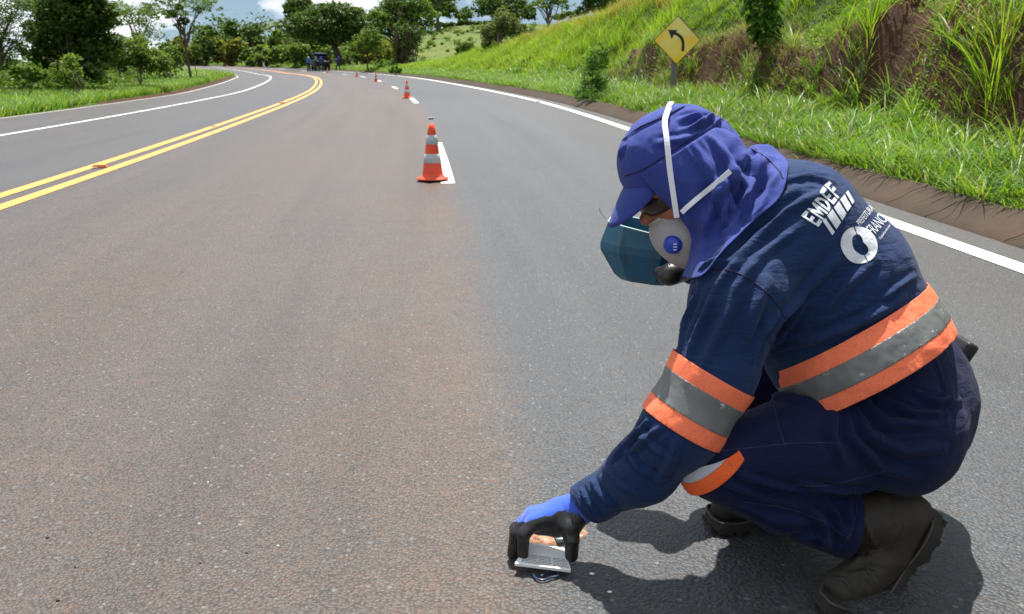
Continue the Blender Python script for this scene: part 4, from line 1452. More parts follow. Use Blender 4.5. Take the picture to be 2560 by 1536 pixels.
# the band is cut from the shirt and trousers together, a little loose at its lower edge
z_ = Solid((.35, 1.5, .1), (1.2, 2.35, .85), .0045)
z_.chain([P(2090, 700, 1.935), P(2165, 862, 1.92), P(2215, 960, 1.915)], [.146, .154, .158], .05, (YAX, 1.22))
z_.cone(P(2060, 790, 1.89), P(2140, 905, 1.875), .127, .153, .05, (YAX, 1.15))
z_.cone(P(2140, 905, 1.875), P(2190, 960, 1.875), .153, .14, .05, (YAX, 1.15))
bV, bQ = z_.mesh(2)
Nb = normals(bV, bQ)
bV = bV + Nb * (.003 * fbm(bV[:, 0] * 14, bV[:, 1] * 14, bV[:, 2] * 14, 3) + .0015 * fbm(bV[:, 0] * 50, bV[:, 1] * 50, bV[:, 2] * 50, 2))[:, None]
bands(belt, bV, bQ, bp0, bp1, BN, None, BAND3)

sp0, sp1 = P(1786, 934, 1.735), P(1702, 1072, 1.72)
arm_keep = lambda c: np.linalg.norm(c - (sp0 + sp1) / 2, axis=1) < .135
slv = empty('sleeve_band', (.3, 1.72, .4)); under(slv, worker)
a_ = Solid((.1, 1.5, .1), (.6, 1.95, .75), .004)
a_.chain(ARM, [.088, .0785, .0765, .067, .042], .03)
aV, aQ = a_.mesh(2)
Na = normals(aV, aQ)
aV = aV + Na * (.0022 * fbm(aV[:, 0] * 18, aV[:, 1] * 18, aV[:, 2] * 18, 3))[:, None]
AN = unit(sp1 - sp0 + A3(0, .0, 0))
bands(slv, aV, aQ, sp0, sp1, AN, None, [(0, .28, 'orange_strip', M_ORANGE, 0), (.27, .73, 'reflective_strip', M_RETRO, .0012), (.72, 1.0, 'orange_strip', M_ORANGE, 0)], lift=.002)

# band round the near shin below the knee
kn = unit(A3(.69, .0, -.72))
kp0 = P(1716, 1185, 1.70) - kn * .017
lb = empty('leg_band', (.32, 1.7, .25)); under(lb, worker)
l_ = Solid(N_KNEE - .16, N_KNEE + .28, .004)
l_.chain([N_KNEE + A3(0, -.004, -.008), P(1955, 1248, 1.762)], [.0785, .074], .012)
lV, lQ = l_.mesh(1)
LCL = (P(1785, 1158, 1.675), A3(-.42, 0, 1))
bands(lb, lV, lQ, kp0, kp0 + kn * .034, kn, None, [(0, 1, 'reflective_strip', M_RETRO_PALE, 0)], lift=.002, clip=LCL)
bands(lb, lV, lQ, kp0 + kn * .034, kp0 + kn * .062, kn, None, [(0, 1, 'orange_strip', M_ORANGE_DIRTY, .0005)], lift=.002, clip=LCL)

# print on the back ----------------------------------------------------
def affine(org, ru, uu):
    """org: photograph point of (0,0); ru: where (1,0) falls; uu: where (0,1) falls"""
    org, ru, uu = (np.array(v, float) for v in (org, ru, uu))
    return lambda a, c: org + (ru - org) * a + (uu - org) * c

def paint_on(name, bm, fn, tree, mat, parent, cell, lift=.0022):
    xs = [v.co.x for v in bm.verts]; ys = [v.co.y for v in bm.verts]
    for ax, lo, hi in ((0, min(xs), max(xs)), (1, min(ys), max(ys))):
        q = lo + cell
        while q < hi:
            co = [0, 0, 0]; no = [0, 0, 0]; co[ax] = q; no[ax] = 1
            bmesh.ops.bisect_plane(bm, geom=bm.verts[:] + bm.edges[:] + bm.faces[:], plane_co=co, plane_no=no, dist=1e-7)
            q += cell
    dead = []
    for v in bm.verts:
        p = fn(v.co.x, v.co.y)
        h = hit(tree, p[0], p[1], lift)
        if h is None: dead.append(v)
        else: v.co = h
    bmesh.ops.delete(bm, geom=dead, context='VERTS')
    # nothing may leap across the edge of the back
    bad = [f for f in bm.faces if max(e.calc_length() for e in f.edges) > .045]
    bmesh.ops.delete(bm, geom=bad, context='FACES')
    bmesh.ops.triangulate(bm, faces=bm.faces[:])
    return bm_obj(name, bm, mat, parent, False)

def text_bm(txt, size=1.0, bold=0.0, shear=0.0, sp=1.0):
    cu = bpy.data.curves.new('lettering', 'FONT'); cu.body = txt; cu.size = size; cu.offset = bold; cu.shear = shear; cu.resolution_u = 3; cu.space_character = sp
    o = bpy.data.objects.new('lettering', cu); COL.objects.link(o)
    bpy.context.view_layer.update()
    me = bpy.data.meshes.new_from_object(o.evaluated_get(bpy.context.evaluated_depsgraph_get()))
    bpy.data.objects.remove(o); bpy.data.curves.remove(cu)
    bm = bmesh.new(); bm.from_mesh(me); bpy.data.meshes.remove(me)
    xs = [v.co.x for v in bm.verts]; ys = [v.co.y for v in bm.verts]
    x0, x1, y0, y1 = min(xs), max(xs), min(ys), max(ys)
    for v in bm.verts: v.co.x = (v.co.x - x0) / (x1 - x0); v.co.y = (v.co.y - y0) / (y1 - y0); v.co.z = 0
    bmesh.ops.remove_doubles(bm, verts=bm.verts[:], dist=1e-6)
    return bm

def poly_bm(polys):
    bm = bmesh.new()
    for p in polys: bm.faces.new([bm.verts.new((x, y, 0)) for x, y in p])
    return bm

def _E(full=True):
    q = [[(0, 0), (.27, 0), (.27, 1), (0, 1)], [(.27, .41), (.85, .41), (.85, .60), (.27, .60)], [(.27, .80), (1, .80), (1, 1), (.27, 1)]]
    return q + ([[(.27, 0), (1, 0), (1, .20), (.27, .20)]] if full else [])
_M = [[(0, 0), (.22, 0), (.22, 1), (0, 1)], [(.78, 0), (1, 0), (1, 1), (.78, 1)], [(.22, .60), (.5, .10), (.5, .48), (.22, 1)], [(.5, .10), (.78, .60), (.78, 1), (.5, .48)]]
_D = [[(0, 0), (.27, 0), (.27, 1), (0, 1)]]
for i_ in range(8):
    a0_, a1_ = math.pi * (.5 - i_ / 8), math.pi * (.5 - (i_ + 1) / 8)
    _D.append([(.27 + .45 * math.cos(a0_), .5 + .31 * math.sin(a0_)), (.27 + .45 * math.cos(a1_), .5 + .31 * math.sin(a1_)), (.27 + .73 * math.cos(a1_), .5 + .5 * math.sin(a1_)), (.27 + .73 * math.cos(a0_), .5 + .5 * math.sin(a0_))])
BLOCK = []
for x0_, w_, g_ in ((0, .165, _E()), (.20, .22, _M), (.455, .17, _D), (.66, .155, _E()), (.85, .15, _E(False))):
    BLOCK += [[(x0_ + w_ * x, y) for x, y in q] for q in g_]
# large letters: (0,0) lower left, (1,0) lower right, (0,1) upper left in photograph points
def bilin(p00, p10, p11, p01):
    p00, p10, p11, p01 = (np.array(v, float) for v in (p00, p10, p11, p01))
    return lambda a, c: p00 * (1 - a) * (1 - c) + p10 * a * (1 - c) + p11 * a * c + p01 * (1 - a) * c
paint_on('lettering', poly_bm(BLOCK), bilin((2045, 568), (2102, 486), (2071, 453), (2003, 542)), SHIRT, M_PRINT, shirt, .08)
bars = [[(x, 0), (x + w, 0), (x + w + .09, 1), (x + .09, 1)] for x, w in ((-.01, .10), (.16, .20), (.41, .19), (.65, .16), (.86, .08))]
paint_on('lettering', poly_bm(bars), bilin((2080, 588), (2137, 500), (2116, 480), (2050, 560)), SHIRT, M_PRINT, shirt, .1)
# ring emblem
n = 48; ring = []
for i in range(n):
    a0, a1 = 2 * math.pi * i / n, 2 * math.pi * (i + 1) / n
    def io(a):
        wv = .47 + .12 * math.cos(2 * (a + .85)) + .05 * math.cos(3 * a + 1)
        return (wv * math.cos(a) * .9 + .02, wv * math.sin(a)), (math.cos(a), math.sin(a))
    (ix0, ox0), (ix1, ox1) = io(a0), io(a1)
    if i in (14, 40): (ix1, ox1) = io(a1 - .085)
    ring.append([ix0, ix1, ox1, ox0])
rb = poly_bm(ring)
paint_on('emblem', rb, lambda a, c: A3(2146 + 46 * a + 3 * c, 614 + 8 * a - 46 * c), SHIRT, M_PRINT, shirt, .25)
paint_on('lettering', text_bm('PREFEITURA'), bilin((2148, 567), (2184, 525), (2172, 512), (2138, 555)), SHIRT, M_PRINT, shirt, .07)
paint_on('lettering', text_bm('FRANCA'), bilin((2183, 592), (2224, 545), (2200, 528), (2162, 570)), SHIRT, M_PRINT, shirt, .07)
paint_on('lettering', text_bm('Trabalhando por', shear=.3), bilin((2201, 603), (2227, 566), (2221, 560), (2195, 597)), SHIRT, M_PRINT, shirt, .07)

# cap --------------------------------------------------------------------
c_ = Solid(hd(0, 0) - .25, hd(0, 0) + .25, .0035)
c_.ell(hd(-.012, .008), HR, (.120, .126, .104), .01)
c_.ell(hd(.040, .040), HR, (.074, .080, .078), .04)
cup = unit(HU * 1.0 + HF * .06)
c_.plane(hd(0, .016), -cup, .004)
cV, cQ = c_.mesh(2)
F_ = []
fl([(1565, 345), (1600, 320), (1660, 290), (1720, 262)], 2.0, 5)
fl([(1540, 400), (1555, 385), (1562, 362)], 5, 6)
fl([(1700, 330), (1750, 310), (1800, 300)], 4, 9)
fl([(1640, 360), (1700, 350), (1750, 330)], 3, 10)
fl([(1700, 300), (1740, 290), (1780, 300)], 5, 9)
fl([(1730, 320), (1765, 300), (1790, 290)], 6, 7)
fl([(1760, 332), (1785, 312), (1800, 296)], 6, 6)
cV = folds(cV, cQ, F_)
Nc = normals(cV, cQ)
cV = cV + Nc * (.0018 * fbm(cV[:, 0] * 26, cV[:, 1] * 26, cV[:, 2] * 26, 3))[:, None]
CAP = bvh(cV, cQ)
cap = mesh_obj('cap', cV, cQ, M_CAP, worker, True)
cap['label'] = 'violet blue cap with a long neck flap'
seam('seam', [(1556, 352), (1600, 318), (1660, 292), (1710, 266)], CAP, .0012, M_THREAD, cap)
seam('seam', [(1562, 440), (1600, 428), (1650, 398), (1700, 366), (1745, 335)], CAP, .0012, M_THREAD, cap)
# bill
BD = unit(HF * math.cos(.54) - HU * math.sin(.54))
BNrm = unit(HF * math.sin(.54) + HU * math.cos(.54))
bv = []; nu, nv = 25, 9
for i in range(nu):
    a = (i / (nu - 1) - .5) * 2
    for j in range(nv):
        q = j / (nv - 1)
        root = hd(.112 * math.cos(a * .86) + .004, .028, .090 * math.sin(a * .86))
        L = .090 * (1 - abs(a) ** 2.6) ** .5 if abs(a) < 1 else 0
        p = root + BD * (L * q) - BNrm * (.012 * a * a * q + .010 * q * q)
        bv.append(p)
bv = np.array(bv); bf = sheet_faces(nu, nv)
bill = bm_obj('bill', thicken(bv, bf, 0), M_CAP, cap, True, .0035)

MB().tube(catmull([P(1516, 548, 1.86), P(1508, 540, 1.86), P(1500, 528, 1.86), P(1499, 520, 1.86)], 12), .0005, 4).obj('loose_thread', M_CAP, cap)

# neck flap -----------------------------------------------------------------
def ons(px, py, y, off=.018):
    """point at y, but never inside the shirt"""
    h = hit(SHIRT, px, py)
    if h is not None and h[1] - off < y and y - h[1] < .16: return P(px, py, h[1] - off)
    return P(px, py, y)
cols = [
    [(1598, 438, 1.868), (1650, 497, 1.857), (1700, 545, 1.852), (1727, 592, 1.85), (1719, 642, 1.845), (1706, 691, 1.84)],
    [(1640, 412, 1.850), (1690, 480, 1.835), (1738, 545, 1.830), (1764, 602, 1.83), (1758, 652, 1.835), (1744, 694, 1.84)],
    [(1690, 382, 1.843), (1735, 450, 1.820), (1776, 520, 1.815), (1796, 585, 1.80), (1795, 625, 1.80), (1794, 640, 1.79)],
    [(1740, 350, 1.850), (1785, 412, 1.820), (1822, 472, 1.800), (1845, 523, 1.79), (1860, 553, 1.77), (1868, 568, 1.77)],
    [(1783, 322, 1.880), (1822, 368, 1.838), (1858, 418, 1.822), (1895, 442, 1.83), (1932, 468, 1.84), (1955, 482, 1.85)],
    [(1812, 318, 1.930), (1842, 352, 1.905), (1868, 388, 1.900), (1898, 372, 1.915), (1938, 382, 1.93), (1971, 408, 1.94)],
    [(1806, 296, 1.990), (1838, 340, 1.985), (1866, 380, 1.985), (1888, 366, 1.990), (1922, 366, 2.01), (1956, 386, 2.03)],
    [(1770, 300, 2.050), (1810, 350, 2.060), (1845, 395, 2.070), (1860, 400, 2.100), (1885, 410, 2.12), (1910, 420, 2.14)],
    [(1700, 340, 2.060), (1740, 410, 2.070), (1780, 480, 2.080), (1800, 540, 2.110), (1820, 560, 2.14), (1840, 580, 2.16)],
]
cols = [[ons(*p) for p in c] for c in cols]
nu, nv = 150, 70
g = sheet(cols, nu, nv)
u = np.linspace(0, 1, nu)[:, None]; v = np.linspace(0, 1, nv)[None, :]
du = np.gradient(g, axis=0); dv = np.gradient(g, axis=1)
nr = np.cross(du, dv); nr /= np.linalg.norm(nr, axis=-1, keepdims=True) + 1e-9
if nr[40, 20, 1] > 0: nr = -nr
ph = u * 24 + 1.2 * fbm(u * 4, v * 1.2 + 4.0, 0, 2)
ridges = sum(h_ * np.exp(-((u + .05 * (v - .3) - c_u) / w_) ** 2) for c_u, w_, h_ in ((.20, .035, .006), (.285, .022, -.007), (.335, .026, .011), (.40, .02, -.010), (.445, .024, .014), (.505, .02, -.012), (.555, .026, .013), (.63, .03, -.008), (.70, .03, .010), (.78, .03, .008))) * .78 * np.clip(v * 6, 0, 1) * np.clip((1.02 - v) * 2.2, .0, 1)
amp = .0045 * np.clip(v * 3.2, .0, 1) * np.clip(1.25 - v * .45, .4, 1) * np.clip(u * 9, 0.15, 1)
rip = amp * (np.sin(ph) * .7 + .5 * np.sin(ph * .53 + 1.0)) + ridges + .0025 * np.exp(-((v - .07) / .05) ** 2) * np.sin(u * 130) * (u > .3)
g = g + nr * (rip + .002 * fbm(u * 12, v * 5, 1.0, 3))[..., None]
fV, fQ = g.reshape(-1, 3), sheet_faces(nu, nv)
F_ = []
fl([(1862, 384), (1835, 430), (1800, 475), (1768, 545), (1762, 620)], -7, 18)
fl([(1880, 385), (1865, 450), (1830, 530), (1800, 590)], 9, 12)
fl([(1935, 400), (1900, 470), (1850, 560)], 8, 14)
fV = folds(fV, fQ, F_)
FLAP = bvh(fV, fQ)
flap = bm_obj('neck_flap', thicken(fV, fQ, 0), M_CAP, cap, True, .0016)
seam('seam', [(1878, 372), (1915, 395), (1945, 425), (1958, 448)], FLAP, .0013, M_THREAD, cap)
HEADT = [CAP, FLAP, BODY]

# respirator --------------------------------------------------------------
mk = Solid(hd(.07, -.12) - .15, hd(.07, -.12) + .15, .0028)
mcn = HC + HF * .056 - HU * .126 + HS * .006
MR = np.stack([unit(HF * .92 - HU * .30), unit(HU * .92 + HF * .30), HS])
mk.ell(mcn, MR, (.060, .074, .066), .01)
mk.ell(mcn + HU * .03 + HF * .012, MR, (.045, .040, .045), .03)
mk.plane(mcn - HF * .030 + HS * 0, -unit(HF * .95 - HU * .25), .004)
mV, mQ = mk.mesh(2)
MASK = bvh(mV, mQ)
resp = mesh_obj('respirator', mV, mQ, M_MASK, worker, True)
resp['label'] = 'grey disposable respirator with a round blue valve'
h = hit(MASK, 1682, 612); hp = np.array(h)
loc, nrm, _, _ = MASK.find_nearest(Vector(hp)); nrm = Vector(nrm)
if nrm.y > 0: nrm = -nrm
nrm = (nrm + Vector((-.1, -.6, .1))).normalized()
rq = nrm.to_track_quat('Z', 'Y').to_matrix()
m = MB().lathe([(0, .012), (.013, .0115), (.0165, .009), (.0185, .006), (.0195, .0), (.0195, -.008)], 28)
m.V = [tuple(np.array(rq @ Vector(v)) + hp) for v in m.V]
valve = m.obj('valve', M_VALVE, resp, True)
m = MB()
for k in range(3):
    c0 = np.array(rq @ Vector((.007, -.007 + .006 * k, .0125))) + hp
    m.box(c0, (.007, .0018, .001), rq)
m.obj('valve_slot', M_STRAP, valve)
# nose clip
pts = [hit([MASK], x, y, .001) for x, y in ((1624, 563), (1634, 557), (1644, 552), (1652, 548))]
pts = [p for p in pts if p is not None]
if len(pts) > 2: MB().tube(pts, .0032, 6, flat=.5).obj('nose_clip', M_METAL, resp, True)

def ribbon(name, pts, trees, w, mat, parent, lift=.004, n=40):
    out = []
    for p in catmull(pts, n):
        h = hit(trees, p[0], p[1], 0)
        if h is not None: out.append((p[0], p[1], h[1]))
    o = np.array(out); d = o[:, 2]
    lo = np.array([d[max(0, i - 5):i + 6].min() for i in range(len(d))])
    kz = np.hanning(13); kz /= kz.sum()
    lo = np.convolve(np.pad(lo, 6, mode='edge'), kz, 'valid')
    C = np.array([P(a, b_, y - lift * .6) for (a, b_, _), y in zip(o, lo)])
    T = np.gradient(C, axis=0); T /= np.linalg.norm(T, axis=1)[:, None]
    view = C - np.array([0, 0, 1.05]); view /= np.linalg.norm(view, axis=1)[:, None]
    sd_ = np.cross(T, view); sd_ /= np.linalg.norm(sd_, axis=1)[:, None]
    sd_ = sd_ + .25 * np.sin(np.linspace(0, 5, len(C)))[:, None] * view
    nn_ = np.cross(sd_, T)
    V_ = np.concatenate([np.stack([C - sd_ * w + nn_ * .0006, C + sd_ * w + nn_ * .0006, C + sd_ * w - nn_ * .0006, C - sd_ * w - nn_ * .0006], 1)]).reshape(-1, 3)
    F_s = [(i * 4 + j, i * 4 + (j + 1) % 4, (i + 1) * 4 + (j + 1) % 4, (i + 1) * 4 + j) for i in range(len(C) - 1) for j in range(4)]
    return mesh_obj(name, V_, F_s, mat, parent)
ribbon('strap', [(1692, 545), (1684, 490), (1674, 420), (1667, 350), (1662, 305), (1668, 280), (1673, 268)], [CAP, FLAP, MASK, BODY], .0053, M_STRAP, resp, .006)
ribbon('strap', [(1704, 532), (1722, 515), (1755, 487), (1795, 455), (1826, 428)], [CAP, FLAP, MASK, BODY], .0048, M_STRAP, resp, .006)
MB().tube([P(1672, 268, 1.93), P(1674, 262, 1.95), P(1678, 256, 1.97)], .006, 8, flat=.3).obj('strap', M_STRAP, resp, True)

# goggles
gl = []
nu, nv = 26, 7
for i in range(nu):
    a = (i / (nu - 1) - .5) * 2.5
    for j in range(nv):
        u_ = -.006 - .042 * j / (nv - 1)
        bulge = .006 * math.sin(math.pi * j / (nv - 1))
        gl.append(hd((.113 + bulge) * math.cos(a) - .006, u_, (.078 + bulge) * math.sin(a)))
gog = bm_obj('safety_glasses', thicken(gl, sheet_faces(nu, nv), 0), M_LENS, worker, True, .002)
gog['label'] = 'dark wraparound safety glasses'
for sg in (1, -1):
    MB().tube([hd(.113 * math.cos(1.25) - .006, -.022, .081 * math.sin(1.25) * sg), hd(.0, -.02, .088 * sg)], .004, 6).obj('temple_arm', M_FRAME, gog, True)

# gloves --------------------------------------------------------------------
gs = Solid(P(1380, 1320, 1.84) - A3(.14, .12, .12), P(1380, 1320, 1.84) + A3(.16, .12, .11), .0022)
hand(gs, .0016, .005)
gs.cone(P(1395, 1275, 1.86), P(1452, 1262, 1.85), .026, .026, .012)
gs.cone(W, P(1480, 1262, 1.838), .031, .033, .012)
gV, gQ = gs.mesh(2)
cc = gV[gQ].mean(1)
Ng = normals(gV, gQ)[gQ].mean(1)
# knit back of the hand is blue, dipped palm and fingers are black
KN = np.mean([FING[k][0] for k in FING], axis=0)
back = unit(A3(-.28, .32, .90))
dd_ = (cc - (KN + W) / 2) @ back
wr = (cc - W) @ unit(P(1480, 1258, 1.84) - KN)
blue = (dd_ > .004 + .003 * fbm(cc[:, 0] * 60, cc[:, 1] * 60, cc[:, 2] * 60)) | (wr > .012)
tipd = np.min([np.linalg.norm(cc - FING[k][2], axis=1) for k in FING], axis=0)
blue &= tipd > .05
glove = mesh_obj('work_glove', gV, gQ, None, worker, True, mats=[M_LATEX, M_GLOVE_BLUE], midx=blue.astype(np.int32))
glove['label'] = 'blue knitted glove with black dipped palm and fingers'
# ribbed wrist of the glove
ax0, ax1 = P(1424, 1279, 1.845), P(1482, 1258, 1.838)
pts = [ax0 + (ax1 - ax0) * k / 9 for k in range(10)]
MB().tube(pts, [.0305 + .004 * k / 9 + (.0012 if k % 2 else 0) for k in range(10)], 28, cap=False).obj('glove_cuff', M_GLOVE_BLUE, glove, True)
g2 = Solid(W2 - .16, W2 + .16, .003)
hand2(g2, .0015)
g2.chain([P(1700, 672, 2.13), P(1680, 685, 2.10)], [.03, .026], .02)
gV, gQ = g2.mesh(2)
mesh_obj('work_glove', gV, gQ, M_LATEX, worker, True)['label'] = 'black coated glove gripping the teal can'

# boots ------------------------------------------------------------------------
def boot(sole, S, side, up_prims, label, wid=.047):
    """sole: centre line of the sole's upper edge (heel to toe), S: sideways vector"""
    root = empty('boot', tuple(sole[0])); under(root, worker)
    root['label'] = label
    C = catmull(sole, 30); S = unit(S)
    V = []; F = []; LUGS = []; WELT = []
    for i, c in enumerate(C):
        t = i / 29
        T = unit(C[min(i + 1, 29)] - C[max(i - 1, 0)])
        Nn_ = unit(np.cross(T, S));
        if Nn_ @ side < 0: Nn_ = -Nn_
        w = wid * (.72 + .18 * math.sin(t * 9.0) * (t < .35) + .30 * smooth01((t - .3) / .35)) * (1 - max(0, (t - .86) / .14) ** 2.2 * .62) * (1 - max(0, (.07 - t) / .07) ** 2 * .5)
        hgt = .028 if t < .30 else .020
        lug = 0
        if i % 3 == 1 and 0 < i < 29: LUGS.append((c, T, Nn_, w, hgt))
        WELT.append((c, Nn_, w))
        for sx, dz in ((-1, 0), (-1.06, -.010), (-1.03, -hgt - lug), (1.03, -hgt - lug), (1.06, -.010), (1, 0)):
            V.append(c + S * w * sx + Nn_ * dz)
    k = 6
    for i in range(29):
        for j in range(k): F.append((i * k + j, i * k + (j + 1) % k, (i + 1) * k + (j + 1) % k, (i + 1) * k + j))
    F += [tuple(range(k)), tuple(29 * k + j for j in range(k - 1, -1, -1))]
    me = mesh_obj('sole', V, F, M_SOLE, None)
    under(me, root)
    m = MB()
    for c, T, n_, w, hg in LUGS:
        R_ = Matrix(((S[0], T[0], n_[0]), (S[1], T[1], n_[1]), (S[2], T[2], n_[2])))
        for sx in (-.74, 0, .74): m.box(c + S * w * sx - n_ * (hg + .0015), (w * .62, .014, .008), R_)
    m.obj('tread', M_SOLE, None); trd = bpy.data.objects[-1] if False else None
    for o_ in [x for x in COL.objects if x.name.startswith('tread') and x.parent is None]: under(o_, root); o_['kind'] = 'stuff'
    o_ = MB().tube([c - S * w * 1.0 + n_ * .002 for c, n_, w in WELT[1:]] + [c + S * w * 1.0 + n_ * .002 for c, n_, w in WELT[:0:-1]], .0034, 6).obj('welt', M_WELT, None, True)
    under(o_, root)
    lo = np.min([p - r for p, r in up_prims['pts']], axis=0) - .05; hi = np.max([p + r for p, r in up_prims['pts']], axis=0) + .05
    bs = Solid(lo, hi, .0035)
    for a, b2, ra, rb in up_prims['cones']: bs.cone(a, b2, ra, rb, .02)
    # trimmed by the sole's upper edge
    bV, bQ = bs.mesh(2)
    FB = []
    for q, h_, w_ in up_prims.get('folds', []): FB.append(([A3(*p) for p in q], h_, w_))
    if FB: bV = folds(bV, bQ, FB)
    nb = normals(bV, bQ)
    bV = bV + nb * (.0015 * fbm(bV[:, 0] * 35, bV[:, 1] * 35, bV[:, 2] * 35, 3))[:, None]
    o = mesh_obj('upper', bV, bQ, M_LEATHER, None, True)
    under(o, root)
    return root, bvh(bV, bQ)

H_, B_, T_ = P(2318, 1268, 1.80), P(2195, 1452, 1.765), P(2070, 1487, 1.715)
so_l = [H_, P(2275, 1345, 1.792), P(2232, 1412, 1.778), P(2180, 1465, 1.755), P(2120, 1490, 1.73), PZ(2062, 1497, .030)]
cones = [(P(2150, 1300, 1.788), P(2225, 1290, 1.795), .058, .060), (P(2225, 1290, 1.795), P(2282, 1282, 1.80), .056, .040),
         (P(2215, 1310, 1.792), P(2215, 1385, 1.78), .055, .045), (P(2265, 1310, 1.795), P(2190, 1430, 1.765), .040, .038),
         (P(2190, 1400, 1.775), P(2140, 1450, 1.745), .045, .040), (P(2140, 1450, 1.745), P(2095, 1470, 1.725), .040, .036),
         (P(2160, 1455, 1.75), P(2100, 1478, 1.725), .036, .034)]
bfold = [([(2165, 1300), (2185, 1360), (2175, 1400)], .006, .008), ([(2190, 1400), (2150, 1395), (2130, 1410)], .006, .006), ([(2205, 1425), (2160, 1415), (2125, 1425)], -.006, .006),
         ([(2150, 1440), (2175, 1470)], -.004, .005), ([(2240, 1260), (2245, 1320), (2225, 1370)], .005, .008), ([(2075, 1445), (2110, 1450), (2135, 1480)], .005, .005)]
br, BOOTT = boot(so_l, A3(-.22, 1, .05), A3(-.6, 0, .6), {'folds': bfold, 'cones': cones, 'pts': [(c[0], .07) for c in cones] + [(c[1], .07) for c in cones]},
     'near black leather work boot, heel lifted')
for q in ([(2098, 1440), (2120, 1462), (2126, 1490)], [(2172, 1385), (2168, 1420), (2188, 1455), (2215, 1468)], [(2235, 1330), (2215, 1370), (2165, 1378)], [(2185, 1300), (2178, 1340), (2196, 1372)]):
    seam('stitching', q, BOOTT, .0011, M_WELT, br)
ft = PZ(1772, 1290, .03)
fz = A3(1, .12, 0)
so_f = [ft + fz * x + A3(0, 0, z) for x, z in ((.27, .075), (.20, .05), (.13, .018), (.07, .0), (.03, .0), (0, .004))]
cf = [(ft + fz * .24 + A3(0, 0, .11), ft + fz * .18 + A3(0, 0, .075), .045, .042), (ft + fz * .18 + A3(0, 0, .07), ft + fz * .09 + A3(0, 0, .03), .042, .038),
      (ft + fz * .09 + A3(0, 0, .03), ft + fz * .04 + A3(0, 0, .02), .038, .034), (F_ANK, ft + fz * .22 + A3(0, 0, .10), .045, .045)]
boot(so_f, A3(-.12, 1, 0), A3(0, 0, 1), {'cones': cf, 'pts': [(c[0], .06) for c in cf] + [(c[1], .06) for c in cf]}, 'far black work boot, toe showing under the shin')

# pouch at the back of the belt
pb = MB(); rm = Matrix.Rotation(.5, 3, 'Y')
pb.box(P(2392, 892, 1.98), (.030, .07, .085), rm)
o = pb.obj('belt_pouch', M_FRAME, worker)
md = o.modifiers.new('soft edge', 'BEVEL'); md.width = .008; md.segments = 3

# ------------------------------------------------------------------ teal can held in the far hand
def _teal(nt, b):
    pos = objvec(nt)
    n1 = noise(nt, 16.0, 5, .65, pos)
    mp = N(nt, 'ShaderNodeMapping'); mp.inputs['Scale'].default_value = (1, 1, .12); nt.links.new(pos, mp.inputs['Vector'])
    n2 = noise(nt, 40.0, 5, .7, mp.outputs[0])
    col = mixc(nt, n1, (.010, .085, .150), (.020, .125, .195))
    col = mixc(nt, ramp(nt, n2, [(.56, 0), (.68, .8)]), col, (.035, .035, .032))
    nt.links.new(col, b.inputs['Base Color'])
M_TEAL = material('teal_plastic', rough=.45, spec=.5, build=_teal)
M_TEAL_EDGE = material('cut_plastic_edge', (.45, .62, .62), .6)
# photograph-side outline given as rings (px, py) at three distances: near face, side, far face
CY = 2.22
def ringp(c, ax, bx, w, d, ch, tilt=0):
    """chamfered rectangle round c with half axes ax*w and bx*d"""
    q = [(-1, -1 + ch), (-1 + ch, -1), (1 - ch, -1), (1, -1 + ch), (1, 1 - ch), (1 - ch, 1), (-1 + ch, 1), (-1, 1 - ch)]
    return [c + ax * (w * x) + bx * (d * y) for x, y in q]
axx = unit(A3(.95, -.22, -.10)); bxx = unit(np.cross(A3(-.10, .12, 1), axx)); upx = np.cross(axx, bxx)
if upx[2] < 0: upx = -upx
if bxx[1] < 0: bxx = -bxx
cc0 = P(1608, 622, CY)
rings = [ringp(cc0 - upx * .078 + axx * .012, axx, bxx, .052, .045, .45),
         ringp(cc0 - upx * .066 + axx * .008, axx, bxx, .066, .055, .45),
         ringp(cc0 - upx * .012, axx, bxx, .098, .075, .5),
         ringp(cc0 + upx * .006, axx, bxx, .100, .077, .5),
         ringp(cc0 + upx * .060 + axx * .004, axx, bxx, .092, .072, .45)]
rim = [p + upx * dz for p, dz in zip(rings[-1], (-.004, -.008, -.020, -.022, -.006, .0, .006, .008))]
rings[-1] = rim
VV = []; FF = []; K = 8
fine = []
for r in rings: VV += r
inner = [[p * .97 + np.mean(r, axis=0) * .03 for p in r] for r in rings[::-1]]
for r in inner: VV += r
nr_ = len(rings) * 2
for i in range(nr_ - 1):
    for j in range(K): FF.append((i * K + j, i * K + (j + 1) % K, (i + 1) * K + (j + 1) % K, (i + 1) * K + j))
FF.append(tuple(range(K - 1, -1, -1))); FF.append(tuple((nr_ - 1) * K + j for j in range(K)))
can = tag(empty('cut_can', tuple(cc0)), 'teal plastic can with its top cut off, held behind the respirator', 'container')
o = mesh_obj('can_body', VV, FF, M_TEAL, can)
md = o.modifiers.new('soft edge', 'BEVEL'); md.width = .006; md.segments = 3; md.limit_method = 'ANGLE'; md.angle_limit = .35
MB().tube(rim + [rim[0]], .0016, 5).obj('cut_rim', M_TEAL_EDGE, can, True)

